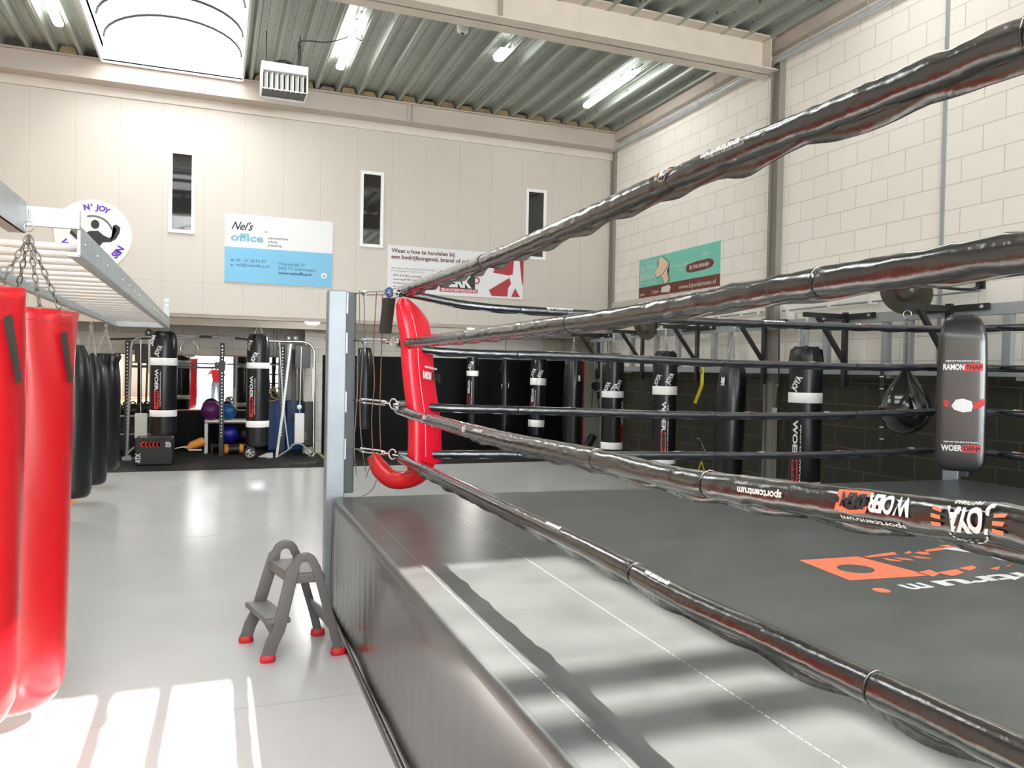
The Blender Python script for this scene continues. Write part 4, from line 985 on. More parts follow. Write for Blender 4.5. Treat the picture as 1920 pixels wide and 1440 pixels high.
# banner on the block wall
bn = thing('wall_banner', 'teal and brown cloth banner with a drawing of a foot, hung on the block wall', 'banner', (RW, 10.4, 2.88))
ya, yb, za, zb = 11.565, 9.305, 2.875, 3.535
fb = lambda u, v, e=0.010: V((RW - e, ya - u, za + v + 0.0))
MB().box((RW - 0.008, yb, za + 0.19), (RW - 0.002, ya, zb)).build('cloth', M['teal'], bn)
MB().box((RW - 0.008, yb, za), (RW - 0.002, ya, za + 0.19)).build('lower_band', M['brown'], bn)
MB().text('zuiver', 0.05, fb, 0.03, 0.05, shear=0.1).text('Dijn', 0.05, fb, 0.42, 0.06, shear=0.4, width=.22).text('www.bijonsbinnen.nl', 0.07, fb, 1.22, 0.06, width=0.95).text('BIJ ONS', 0.09, fb, 0.07, 0.46, width=0.42).text('BINNEN', 0.09, fb, 0.07, 0.31, width=0.42)\
    .text('ik & wooninspiratie', 0.04, fb, 0.95, 0.42, shear=.3, width=0.65).text('JUST', 0.04, fb, 1.85, 0.50, width=.14).text('vind je', 0.035, fb, 1.2, 0.34, shear=.3)\
    .poly([(0.70, 0.06), (0.95, 0.04), (0.99, 0.12), (0.93, 0.16), (0.72, 0.14)], fb)\
    .build('pale_lettering', M['whitep'], bn)
e = MB()
for (a, b) in (((0.05, 0.58), (0.55, 0.60)), ((0.05, 0.42), (0.5, 0.42)), ((0.05, 0.25), (0.55, 0.24)), ((0.05, 0.25), (0.05, 0.58))):
    e.tube([fb(*a), fb(*b)], 0.005, n=4)
e.build('frame_lines', M['whitep'], bn)
MB().poly([(1.43, 0.30), (1.40, 0.35), (1.43, 0.41), (1.50, 0.43), (2.0, 0.44), (2.09, 0.41), (2.12, 0.36), (2.07, 0.31), (1.9, 0.29), (1.55, 0.28)], lambda u, v: fb(u, v, .0095)).build('label_shape', M['brown'], bn)
MB().text('BIJ ONS BINNEN', 0.055, lambda u, v: fb(u, v, .0115), 1.50, 0.335, bold=0.02, width=0.5).build('label_letters', M['whitep'], bn)
MB().poly([(0.62, 0.62), (0.74, 0.62), (0.88, 0.54), (0.92, 0.50), (0.86, 0.42), (0.74, 0.34), (0.66, 0.32), (0.56, 0.32), (0.54, 0.36), (0.5, 0.40), (0.56, 0.46), (0.62, 0.52)], fb)\
    .poly([(0.70, 0.33), (0.86, 0.41), (0.93, 0.48), (0.88, 0.38), (0.94, 0.28), (0.92, 0.22), (0.82, 0.19), (0.72, 0.27)], fb).build('drawing', M['skinp'], bn)
MB().tube([fb(*p) for p in ((0.74, 0.62), (0.88, 0.54), (0.94, 0.47), (0.88, 0.38), (0.95, 0.27), (0.91, 0.2))], 0.006, n=4).tube([fb(*p) for p in ((0.90, 0.48), (0.76, 0.35), (0.62, 0.31), (0.55, 0.30))], 0.005, n=4).tube([fb(*p) for p in ((0.72, 0.31), (0.78, 0.2))], 0.005, n=4).build('drawing_outline', M['darkp'], bn)
ey = MB()
for i in range(8):
    ey.poly([(0.08 + i * 0.30 + 0.012 * math.cos(k), 0.018 + 0.012 * math.sin(k)) for k in range(6)], fb)
ey.build('eyelets', M['orangep'], bn)

# ------------------------------------------------------------------ punch bags
def chains(root, base_z, H, R, hang, mb_mat='chain', tops=4, single=True, k=0.62):
    """four chains from the rim to a ring, then one up to the hanging point (all in the bag's own frame)"""
    apex = V((0, 0, hang - (0.12 if single else 0.03)))
    for i in range(tops):
        a = 2 * PI * (i + 0.5) / tops
        chain_mb(MB(), V((R * k * math.cos(a), R * k * math.sin(a), H - 0.01)), apex, 0.04, 0.0026, 0.0095, n=4, m=6).build('chain', M[mb_mat], root, local=True)
    MB().tube(arc(apex, (1, 0, 0), (0, 0, 1), 0.02, 0, 2 * PI * 9 / 10, 9), 0.004, n=5, closed=True).build('swivel_ring', M['chain'], root, local=True)
    if single: MB().tube([apex + V((0, 0, 0.02)), V((0, 0, hang))], 0.004, n=5).tube(arc((0, 0, hang - 0.05), (1, 0, 0), (0, 0, 1), 0.016, 0, 2 * PI * 9 / 10, 9), 0.004, n=5, closed=True).build('hook', M['chain'], root, local=True)
def face(x, y, d=0): return math.atan2(-y, -x) + d
def pleat(H, R, n_, amp, z0):
    return lambda t, r, z: r * (1 + amp * max(0, (z - z0) / (H - z0)) * (math.sin(t * n_) + 0.5 * math.sin(t * (n_ * 2 + 1) + 1.3)))
def club_bag(name, label, group, x, y, zb, zt, hang, R, bands, turn=0.0, word_z=None, joya=((-0.02, 0.0),), Lw=0.8, wu=-0.05, lean=(0, 0)):
    r = thing(name, label, 'punch bag', (x, y, zb), group); H = zt - zb; hz = hang - zb
    r.rotation_euler = (lean[0], lean[1], 0)
    prof = [(R * .4, 0.0), (R * .8, 0.008), (R * .95, 0.03), (R, 0.07), (R, H * 0.5), (R, H - 0.26), (R * .985, H - 0.18), (R * .93, H - 0.1), (R * .84, H - 0.04), (R * .70, H)]
    MB().lathe(prof, n=40, fn=pleat(H, R, 9, 0.045, H - 0.2)).build('bag_body', M['bag'], r, local=True)
    for (z0, z1) in bands:
        MB().lathe([(R + .0005, z0 - zb), (R + .003, z0 - zb + .003), (R + .003, z1 - zb - .003), (R + .0005, z1 - zb)], n=40).build('white_band', M['band'], r, local=True)
    for i in range(4):
        a = 2 * PI * (i + .5) / 4; c, s_ = math.cos(a), math.sin(a)
        MB().bar((c * (R * 1.0), s_ * (R * 1.0), H - 0.22), (c * (R * .86), s_ * (R * .86), H - 0.03), 0.035, 0.006).bar((c * (R * .86), s_ * (R * .86), H - 0.03), (c * R * .6, s_ * R * .6, H + 0.01), 0.03, 0.006).build('hanging_strap', M['bagtop'], r, local=True)
    chains(r, zb, H, R, hz)
    th = face(x, y, turn); w, rd, k_ = MB(), MB(), MB(); fn = cyl((0, 0, 0), R, th, 0.003)
    ztop = bands[0][1] - zb
    for (du, dv) in joya:
        w.text('JOYA', 0.062, rot(lambda a, b: fn(a, b), du - 0.035, ztop + 0.02 + dv, math.radians(62)), 0, 0, bold=0.05, width=0.17)
    if word_z:
        fv = rot(fn, wu, word_z - zb, -PI / 2)
        wordmark(w, rd, k_, fv, 0.062, Lw)
    w.build('lettering', M['whitep'], r, local=True)
    if rd.v: rd.build('emblem', M['redp'], r, local=True); k_.build('emblem_print', M['darkp'], r, local=True)
    return r
def plain_bag(name, label, group, x, y, zb, zt, hang, R, turn=0.0, logo=None, lean=(0, 0), topw=0.55, material='bag', cm='chain', single=True):
    r = thing(name, label, 'punch bag', (x, y, zb), group); H = zt - zb
    r.rotation_euler = (lean[0], lean[1], 0)
    prof = [(R * .4, 0.0), (R * .8, 0.01), (R * .95, 0.04), (R, 0.1), (R, H * 0.4), (R * 1.01, H - 0.55), (R * .99, H - 0.42), (R * .96, H - 0.32), (R * .9, H - 0.22), (R * .82, H - 0.12), (R * (topw + .1), H - 0.04), (R * topw, H)]
    MB().lathe(prof, n=56, fn=pleat(H, R, 7, 0.085, H - 0.5)).build('bag_body', M[material], r, local=True)
    chains(r, zb, H, R, hang - zb, cm, k=topw * .9, single=single)
    if logo:
        fn = cyl((0, 0, 0), R * 1.0, face(x, y, turn), 0.006); w = MB()
        u0, z_ = logo
        w.poly([(u0, z_ - zb), (u0 + .05, z_ - zb - .015), (u0 + .055, z_ - zb + .03), (u0 + .05, z_ - zb + .08), (u0 + .03, z_ - zb + .06), (u0 + .005, z_ - zb + .08), (u0 + .005, z_ - zb + .03)], fn)
        w.text('VENUM', 0.016, fn, u0, z_ - zb - .03, bold=0.05, width=0.055)
        w.build('logo', M['whitep'], r, local=True)
    return r
def zz_(x, y, *py):  # heights of photo rows on the vertical line through (x, y)
    px = None
    return [at(p[0], p[1], Y=y).z for p in py]
RG = 'white banded punch bags on the wall brackets'
BX = 5.9
def rz(px, py): return at(px, py, X=BX).z
club_bag('punch_bag', 'black punch bag with two white bands hanging on the bracket nearest the corner', RG, BX, 10.98, 0.36, 1.93, 2.25, 0.172, [(rz(1148, 745), rz(1148, 733)), (rz(1146, 841), rz(1146, 828))], 0.1, rz(1163, 752), ((-0.09, -.04), (0.02, -.06), (.1, .0)), 0.72, 0.14)
club_bag('punch_bag', 'black punch bag with white bands and red emblem, beside the yellow strap', RG, BX, 9.45, 0.30, 1.94, 2.26, 0.170, [(rz(1250, 740), rz(1250, 724)), (rz(1243, 868), rz(1243, 860))], 0.0, rz(1250, 752), ((-0.09, -.02), (0.09, .0)), 0.78, -0.03)
plain_bag('punch_bag', 'plain black punch bag with a small white logo, hanging slightly slanted by the steel column', 'plain black bags', BX, 8.0, 0.12, 1.80, 2.27, 0.180, 0.0, (-0.14, 1.52), lean=(0, 0.035))
club_bag('punch_bag', 'black punch bag with white bands and dome-shaped top, closest to the teardrop bag', RG, BX, 6.66, 0.42, 1.94, 2.28, 0.172, [(rz(1511, 755), rz(1511, 736)), (rz(1508, 915), rz(1508, 901))], 0.0, rz(1511, 787), ((-0.075, -.01),), 0.76, -0.12)
plain_bag('punch_bag', 'plain black punch bag with a pleated top in the corner against the black cladding', 'plain black bags', BX, 12.45, 0.18, 1.86, 2.24, 0.170, 0.35, (0.02, 1.50), topw=0.75)
# teardrop bag
r = thing('teardrop_bag', 'glossy black teardrop punch bag next to the black corner pad', 'punch bag', (BX, 5.37, 0))
zt_, zb_ = rz(1700, 690), rz(1702, 815); H = zt_ - zb_; r.location.z = zb_
pr = [(0.02, 0)] + [(0.222 * math.sin(a), 0.222 - 0.222 * math.cos(a)) for a in [PI * i / 16 for i in range(1, 8)]] + [(0.222, 0.225), (0.215, 0.27), (0.195, 0.33), (0.165, 0.385), (0.13, 0.44), (0.09, 0.50), (0.055, 0.55), (0.03, 0.59), (0.02, H)]
MB().lathe(pr, n=36, fn=lambda t, rr, z: rr * (1 + (0.05 * math.sin(t * 5) + .03 * math.sin(t * 8 + 1)) * max(0, min(1, (z - 0.25) / 0.2)))).build('bag_body', mat('glossy_black_leather', (0.006, 0.006, 0.006), 0.14, coat=0.6), r, local=True)
MB().tube([(0, 0, H - 0.02), (0, 0, H + 0.03)], 0.012, n=8).build('cap', M['chrome'], r, local=True)
chain_mb(MB(), (0, 0, H + 0.02), (0, 0, 2.20 - zb_), 0.052, 0.004, 0.013, n=5, m=8).build('chain', M['chaind'], r, local=True)
MB().tube(arc((0, 0, 2.21 - zb_), (0.3, -1, 0), (0, 0, 1), 0.035, 0, 2 * PI * 13 / 14, 13), 0.005, n=6, closed=True).build('carabiner', M['chrome'], r, local=True)

MG = 'bags hanging in front of the black cladding'
club_bag('punch_bag', 'slim black punch bag with one white band right beside the red corner pad', MG, 4.63, 14.3, 0.50, 1.93, 2.42, 0.118, [(at(877, 705, Y=14.3).z, at(877, 695, Y=14.3).z)], 0.0, at(877, 712, Y=14.3).z, ((-0.02, .0),), 0.5, -0.1)
club_bag('punch_bag', 'black punch bag with two white bands in the middle of the black cladding', MG, at(1006, 720, Y=13.8).x, 13.8, 0.35, 1.93, 2.42, 0.155, [(at(1006, 722, Y=13.8).z, at(1006, 709, Y=13.8).z), (at(1001, 800, Y=13.8).z, at(1001, 787, Y=13.8).z)], 0.0, at(996, 728, Y=13.8).z, ((-0.09, -.0), (0.06, -0.02)), 0.5, -0.13, lean=(0, 0.03))
xx = at(947, 725, Y=14.0).x
r = thing('punch_bag', 'thin black uppercut bag with a small white label, between two banded bags', 'punch bag', (xx, 14.0, 0.35), MG)
MB().lathe([(.03, 0), (.075, .02), (.085, .2), (.085, .95), (.075, 1.15), (.05, 1.32), (.03, 1.5), (.012, 1.6)], n=24, fn=pleat(1.6, .08, 5, .1, 1.0)).build('bag_body', M['bag'], r, local=True)
MB().tube([(0, 0, 1.6), (0, 0, 2.07)], 0.006, n=5).build('rope', M['blacksteel'], r, local=True)
MB().tube([(-.02, 0, 1.58), (-.09, -.02, 1.33), (-.12, 0, 1.3), (-.07, 0, 1.28)], 0.008, n=6).build('strap', M['bagtop'], r, local=True)
fn = cyl((0, 0, 0), 0.086, face(xx, 14.0), .002)
MB().poly([(-.085, .93), (.07, .95), (.085, 1.04), (.02, 1.03), (-.07, 1.02)], fn).build('label', M['whitep'], r, local=True)
MB().text('RUMBLE', .03, cyl((0, 0, 0), 0.089, face(xx, 14.0), .002), -.06, .97, bold=.04, width=.11).build('label_letters', M['darkp'], r, local=True)
plain_bag('punch_bag', 'short plain black bag hanging behind the grey post and its laces', MG, at(684, 720, Y=13.4).x, 13.4, at(684, 809, Y=13.3).z, at(684, 652, Y=13.4).z, 2.42, 0.15, topw=.6)
GG = 'white banded punch bags in front of the cable machine'
club_bag('punch_bag', 'black punch bag with white bands hanging above the foam jump box', GG, at(307, 700, Y=12.95).x, 12.95, at(307, 818, Y=12.8).z, at(307, 622, Y=12.95).z, 2.42, 0.19, [(at(307, 685, Y=12.85).z, at(307, 671, Y=12.85).z), (at(307, 781, Y=12.85).z, at(307, 769, Y=12.85).z)], 0.0, at(307, 692, Y=12.85).z, ((-0.06, 0.0), (-.16, 0.16)), 0.60, -0.13)
club_bag('punch_bag', 'black punch bag with white bands hanging between the wall clock and the blue gym mats', GG, at(484, 700, Y=12.95).x, 12.95, at(484, 839, Y=12.8).z, at(484, 627, Y=12.95).z, 2.42, 0.175, [(at(484, 691, Y=12.85).z, at(484, 680, Y=12.85).z), (at(484, 801, Y=12.85).z, at(484, 789, Y=12.85).z)], 0.0, at(484, 705, Y=12.85).z, ((-0.04, -0.02), (-.13, 0.17)), 0.64, -0.13)
LG = 'plain black bags under the ladder rack'
plain_bag('punch_bag', 'plain black bag hanging from the ladder rack beside the second red bag', LG, -1.34, 8.87, 0.26, 1.80, 2.16, 0.175, 0, None, topw=0.5)
plain_bag('punch_bag', 'plain black bag in the middle of the three under the ladder rack', LG, -1.34, 10.07, 0.22, 1.70, 2.16, 0.175, 0, None, topw=0.45)
plain_bag('punch_bag', 'plain black bag with small white logo, last in the row under the ladder rack', LG, -1.34, 11.32, 0.24, 1.75, 2.16, 0.18, 0, (-0.10, 1.42), topw=0.9)

# red bags: open sleeves with folds, hung by chains from the rack
def red_bag(label, x, y, zb, zt, R, hang, lean, seed):
    r = thing('punch_bag', label, 'punch bag', (x, y, zb), 'red punch bags'); H = zt - zb; r.rotation_euler = (0, lean, 0)
    def fold(t, rr, z):
        k = max(0, (z - (H - 0.55)) / 0.55); k = k * k
        w = math.sin(4 * t + seed) * 0.06 + math.sin(7 * t + seed * 2 + z * 6) * 0.045 + 0.02 * math.sin(11 * t + z * 9 + seed)
        return rr * (1 + (w - 0.04) * k) + 0.003 * math.sin(3 * t + z * 2.3 + seed)
    prof = [(R * .3, 0.0), (R * .6, 0.012), (R * .82, 0.045), (R * .95, 0.10), (R * 1.0, 0.19)] + [(R * (1 + .02 * (i / 14)), 0.19 + (H - 0.29) * i / 20) for i in range(1, 20)] + [(R * 1.015, H - 0.04), (R * 1.02, H), (R * 0.99, H + 0.001), (R * 0.97, H - 0.05), (R * 0.94, H - 0.16), (R * .3, H - .17)]
    b = MB().lathe(prof, n=72, fn=fold); b.build('bag_sleeve', M['red'], r, local=True)
    th = face(x, y)
    s1 = MB()
    for u in (-0.02,):
        s1.tube([cyl((0, 0, 0), fold(th + u / R, R * 1.018, z), th, .0005)(u + .0, z) for z in [0.12 + (H - 0.14) * k / 24 for k in range(25)]], 0.0018, n=5)
    s1.build('seam', M['darkred'], r, local=True)
    sb_ = MB(); 
    sb_.tube([V((fold(2 * PI * k / 48, R * 1.02, H - .05) * math.cos(2 * PI * k / 48), fold(2 * PI * k / 48, R * 1.02, H - .05) * math.sin(2 * PI * k / 48), H - 0.05)) for k in range(48)], 0.0016, n=4, closed=True)
    sb_.build('hem_stitching', M['darkred'], r, local=True)
    fn = cyl((0, 0, 0), R * 1.06, th + 0.62, 0.012)
    MB().poly([(0.0, H - 0.10), (0.03, H - 0.09), (0.075, H - 0.30), (0.05, H - 0.31)], fn).build('hanging_strap', M['strap'], r, local=True)
    MB().tube(arc((0, 0, H - 0.02), (1, 0, 0), (0, 1, 0), R * .8, 0, 2 * PI * 23 / 24, 23), 0.006, n=6, closed=True).build('inner_ring', M['chain'], r, local=True)
    hz = hang - zb
    for k in range(4):
        a = 2 * PI * (k + .35) / 4
        chain_mb(MB(), V((R * .8 * math.cos(a), R * .8 * math.sin(a), H - 0.02)), V((0, 0, hz - 0.11)), 0.045, 0.0030, 0.0105, n=5, m=8).build('chain', M['chaind'], r, local=True)
    MB().tube(arc((0, 0, hz - 0.07), (0.9, -.4, 0), (0, 0, 1), 0.022, 0, 2 * PI * 11 / 12, 11), 0.0035, n=6, closed=True).tube([V((0, 0, hz - .04)), V((0, 0, hz))], 0.005, n=6).build('carabiner', M['chain'], r, local=True)
    return r
red_bag('red punch bag hanging beside the plain black bags, low over the sunlit mat', -0.79, 3.85, 0.13, 1.845, 0.185, 2.27, 0.018, 1.0)
red_bag('red punch bag hanging closest to the picture edge, overlapping its red neighbour', -0.80, 2.98, 0.40, 1.86, 0.20, 2.27, 0.004, 3.1)

# ------------------------------------------------------------------ ladder rack above the bags
lad = thing('ladder_rack', 'galvanised overhead ladder rack with pale slats carrying the red and black bags', 'rack', (-1.0, 8.4, 2.15))
MB().box((-0.66, 4.45, 2.16), (-0.645, 12.55, 2.30)).box((-0.70, 4.45, 2.30), (-0.645, 12.55, 2.308)).box((-0.70, 4.45, 2.155), (-0.645, 12.55, 2.163)).build('outer_rail', M['galv'], lad)
MB().box((-1.365, 4.45, 2.16), (-1.35, 12.55, 2.30)).box((-1.365, 4.45, 2.155), (-1.31, 12.55, 2.163)).build('inner_rail', M['galv'], lad)
MB().box((-1.36, 12.50, 2.16), (-0.65, 12.55, 2.24)).build('end_rail', M['galv'], lad)
MB().box((-0.885, 4.42, 2.29), (-0.645, 4.45, 2.385)).box((-1.40, 4.42, 2.29), (-0.885, 4.45, 2.385)).build('cross_plate', M['galv'], lad)
for (xa, xb) in ((-0.90, -0.86),):
    MB().box((xa - .05, 0.4, 2.25), (xb - 0.02, 4.42, 2.27)).box((-0.89, 0.4, 2.25), (-0.875, 4.42, 2.40)).build('front_rail', M['galv'], lad)
y = 4.72; k = 0
while y < 12.45:
    MB().tube([(-1.355, y, 2.235), (-0.655, y, 2.235)], 0.021, n=10, caps=False).build('slat', M['slat'], lad); y += 0.352
MB().box((-0.73, BW - 0.012, 2.24), (-0.655, BW, 2.60)).box((-0.73, 12.5, 2.24), (-0.655, BW, 2.25)).build('wall_bracket', M['galv'], lad)
bb = MB()
for z in (2.50, 2.56): bb.lathe([(0.016, 0), (0.016, 0.012)], (-0.69, BW - 0.012, z), n=6, axis=(0, -1, 0))
for i in range(18): bb.lathe([(0.009, 0), (0.009, 0.006)], (-0.645, 4.6 + i * .44, 2.235), n=6, axis=(1, 0, 0))
bb.build('bolt', M['chain'], lad)
for yy in (1.2,): MB().box((-0.96, yy, 2.27), (-0.9, yy + .06, 5.5)).build('hanger_post', M['galv'], lad)
MB().box((-1.40, 4.40, 2.42), (-1.34, 4.46, 5.9)).build('hanger_post', M['galv'], lad)

# ------------------------------------------------------------------ steel frame and bag brackets on the block wall
fr = thing('bag_rig', 'long galvanised steel frame bolted along the block wall behind the punch bags', 'frame', (6.5, 8.0, 1.7))
MB().box((6.44, 4.0, 2.215), (6.47, 12.4, 2.305)).box((6.44, 4.0, 2.205), (6.52, 12.4, 2.215)).build('top_rail', M['greysteel'], fr)
MB().box((6.44, 4.0, 1.665), (6.47, 12.4, 1.735)).box((6.44, 4.0, 1.655), (6.60, 12.4, 1.665)).build('bottom_rail', M['greysteel'], fr)
for y_ in (11.42, 10.66, 10.04, 9.14, 8.76, 7.37, 7.00, 6.16, 5.88, 4.83, 4.3):
    MB().box((6.46, y_ - 0.04, 1.735), (6.52, y_ + 0.04, 2.215)).build('upright', M['greysteel'], fr)
for y_ in (11.8, 10.3, 8.9, 7.3, 6.1, 4.7): MB().box((6.46, y_ - .03, 1.62), (RW, y_ + .03, 1.655)).build('wall_bolt', M['greysteel'], fr)
def bracket(y_, label, tip=5.86, post_z=(1.52, 2.33), w=0.05):
    r = thing('bag_bracket', label, 'bracket', (6.42, y_, 1.7), 'black bag brackets on the wall frame')
    MB().bar((6.43, y_, 2.285), (tip, y_, 2.285), w, w).build('arm', M['blacksteel'], r)
    MB().bar((6.41, y_, 1.80), (tip + 0.18, y_, 2.27), 0.042, 0.042, upv=(0, 1, 0)).build('strut', M['blacksteel'], r)
    MB().box((6.40, y_ - 0.03, post_z[0]), (6.44, y_ + 0.03, post_z[1])).build('back_post', M['blacksteel'], r)
    MB().box((6.405, y_ - 0.40, 2.25), (6.44, y_ + 0.36, 2.31)).build('cross_plate', M['blacksteel'], r)
    b_ = MB()
    for dy in (-0.34, 0.30): b_.lathe([(0.018, 0), (0.014, 0.012)], (6.405, y_ + dy, 2.28), n=8, axis=(-1, 0, 0))
    b_.build('bolt', M['chain'], r)
    return r
for y_, lb in ((12.45, 'black bracket in the corner holding the plain pleated bag'), (10.98, 'black bracket holding the banded bag beside the cable pulley'), (9.45, 'black bracket with the olive round speaker just above its arm'),
               (8.0, 'black bracket in front of the steel column'), (6.66, 'black bracket holding the bag with the dome-shaped top'), (5.37, 'black bracket holding the teardrop bag')):
    bracket(y_, lb)

def speaker(c, ax, R, label, wall):
    c = V(c); ax = V(ax).normalized()
    r = thing('round_speaker', label, 'speaker', c, 'round speakers above the wall frame')
    MB().lathe([(R * .98, 0), (R, -0.015), (R * .97, -0.03), (R * .8, -0.05), (R * .5, -0.09), (R * .3, -0.1)], c, n=36, axis=ax).build('rim', M['speaker'], r)
    MB().lathe([(R * .97, 0.001), (R * .5, 0.004), (R * .33, 0.012), (R * .3, 0.03), (R * .14, 0.035)], c, n=36, axis=ax).build('cone', mat('olive_cone', (0.05, 0.045, 0.03), 0.35, noise_amt=0.3, noise_scale=12), r)
    MB().lathe([(R * .55, -0.09), (R * .55, -0.13), (R * .6, -0.17), (R * .62, -0.26), (R * .3, -0.27)], c, n=30, axis=ax).build('housing', M['blacksteel'], r)
    MB().lathe([(R * .62, -0.19), (R * .63, -0.2), (R * .63, -0.215), (R * .62, -0.22)], c, n=30, axis=ax).build('chrome_band', M['chrome'], r)
    w = V(wall); back = c - ax * 0.24
    MB().tube(smooth_path([back, back + V((0.12, -.1, -0.04)), w + V((-.12, 0, -.06)), w], 4), 0.014, n=8).tube(smooth_path([back + V((0, 0, .03)), w + V((-.1, 0, .08)), w], 4), 0.010, n=8).build('wall_arm', M['blacksteel'], r)
    MB().box((w.x - .01, w.y - .04, w.z - .05), (w.x + .02, w.y + .04, w.z + .05)).build('wall_plate', M['blacksteel'], r)
speaker((6.10, 5.58, 2.44), (-0.75, -0.3, -0.42), 0.24, 'large round black speaker on a wall arm above the teardrop bag', (6.66, 5.25, 2.52))
speaker((6.05, 10.30, 2.30), (-0.75, -0.3, -0.42), 0.19, 'smaller round black speaker above the banded bag with lettering', (6.66, 9.9, 2.42))

# straps and cable gear on the wall
r = thing('suspension_trainer', 'yellow and black suspension strap hanging from the wall frame', 'strap', (6.38, 8.6, 1.6))
yx = 6.42
def q_(px, py): return at(px, py, X=yx)
MB().bar(q_(1318, 677), q_(1316, 722), 0.045, 0.004, upv=(0.6, 0.8, 0)).bar(q_(1316, 722), q_(1303, 756), 0.045, 0.004, upv=(0.6, 0.8, 0)).build('yellow_strap', M['yellow'], r)
MB().bar(q_(1316, 735), q_(1314, 830), 0.03, 0.004, upv=(.6, .8, 0)).tube(smooth_path([q_(1317, 790), q_(1321, 803), q_(1324, 814), q_(1319, 816), q_(1316, 800)], 4), 0.006, n=6).bar(q_(1316, 688), q_(1316, 700), 0.03, 0.02).build('black_strap', M['strap'], r)
MB().tube(smooth_path([q_(1307, 822), q_(1313, 824), q_(1316, 832), q_(1322, 846)], 4), 0.006, n=6).build('cord', M['stitch'], r)
MB().tube([q_(1310, 845), q_(1315, 828), q_(1318, 846)], 0.012, n=6).build('buckle', M['strap'], r)
MB().tube([q_(1309, 884), q_(1315, 865), q_(1321, 884)], 0.010, n=6).build('handle_loop', M['yellow'], r)
for (pts, lb) in (([(1654, 690), (1652, 760), (1650, 870)], 'black resistance strap hanging behind the teardrop bag'), ([(1461, 601), (1460, 720), (1456, 755), (1455, 770)], 'thin dark cord with a white tag hanging by the steel column')):
    r = thing('wall_strap', lb, 'strap', at(*pts[-1], X=6.4))
    if 'tag' in lb:
        MB().tube([at(*p, X=6.41) for p in pts], 0.009, n=6).build('cord', M['blacksteel'], r)
        MB().obox(at(1452, 772, X=6.4), V((.01, 0.05, 0)), V((0, 0, .05)), V((.004, 0, 0))).build('tag_label', M['whitep'], r)
        MB().lathe([(0.012, 0), (0.012, .02)], at(1459, 722, X=6.39), n=8, axis=(-1, 0, 0)).build('bolt', M['chain'], r)
    else:
        MB().bar(at(*pts[0], X=6.4), at(*pts[2], X=6.4), 0.035, 0.005, upv=(.7, .7, 0)).build('band', M['strap'], r)
        b_ = MB()
        for yy in (705, 728, 755, 800, 822): b_.bar(at(1653, yy, X=6.395), at(1653, yy + 2, X=6.395), 0.04, 0.01, upv=(.7, .7, 0))
        b_.build('buckle', M['chain'], r)
r = thing('cable_pulley', 'black cable pulley station with ropes beside the corner column', 'exercise machine', at(1116, 870, X=6.33))
qx = lambda px, py: at(px, py, X=6.33)
MB().bar(qx(1127, 870), qx(1129, 632), 0.05, 0.05).bar(qx(1140, 870), qx(1142, 640), 0.03, 0.03).build('column', M['greysteel'], r)
MB().bar(qx(1116, 700), qx(1117, 640), 0.05, 0.03).bar(qx(1110, 640), qx(1150, 636), 0.06, 0.05).build('head_bar', M['greysteel'], r)
MB().lathe([(0.075, -.03), (0.08, 0), (0.075, .03)], qx(1117, 724), n=20, axis=(-1, -.6, 0)).lathe([(0.03, -.05), (0.03, .05)], qx(1117, 724), n=10, axis=(-1, -.6, 0)).lathe([(0.05, -.03), (.05, .03)], qx(1127, 722), n=14, axis=(-1, -.6, 0)).build('pulley', M['blacksteel'], r)
MB().bar(qx(1118, 692), qx(1119, 712), 0.05, 0.03).bar(qx(1122, 735), qx(1122, 748), 0.04, 0.03).build('grip', M['blacksteel'], r)
MB().tube([qx(1111, 732), qx(1109, 770)], 0.008, n=5).tube([qx(1121, 745), qx(1124, 772)], 0.008, n=5).tube([qx(1117, 700), qx(1118, 640)], 0.008, n=5).build('cable', M['blacksteel'], r)
r = thing('weight_roller', 'black roller leaning against the wall below the cable pulley', 'gym equipment', at(1105, 845, Y=12.2))
MB().tube([at(1112, 818, Y=12.25), at(1098, 842, Y=12.15)], 0.07, n=14).build('sleeve', M['blacksteel'], r)
MB().tube([at(1098, 842, Y=12.12), at(1093, 850, Y=12.1)], 0.04, n=10).build('collar', M['chain'], r)
tag(MB().box(at(1018, 657, Y=14.93), at(1057, 634, Y=14.99)).build('vent_cover', M['fogged'], bevel=0.02), 'beige vent cover on the grey wall above the black cladding', 'vent')
for (px, py, lb) in ((107, 574, 'white round ceiling lamp above the red bags'), (586, 597, 'white round ceiling lamp beside the grey post'), (889, 610, 'white round ceiling lamp over the black cladding')):
    p = at(px, py, Y=13.1); r = thing('ceiling_lamp', lb, 'lamp', (p.x, p.y, 2.36), 'round lamps below the partition')
    MB().lathe([(0.05, -0.07), (0.10, -0.055), (0.125, -0.02), (0.13, 0.0)], (p.x, p.y, 2.36 + .03), n=24).build('diffuser', mat('warm_lamp_glass', (0.9, 0.9, 0.88), 0.3, emit=(1, 0.97, 0.9), estr=7.0) if px == 107 else bpy.data.materials['warm_lamp_glass'], r)
    MB().lathe([(0.135, 0.0), (0.135, 0.03)], (p.x, p.y, 2.39), n=24).build('rim', M['white'], r)

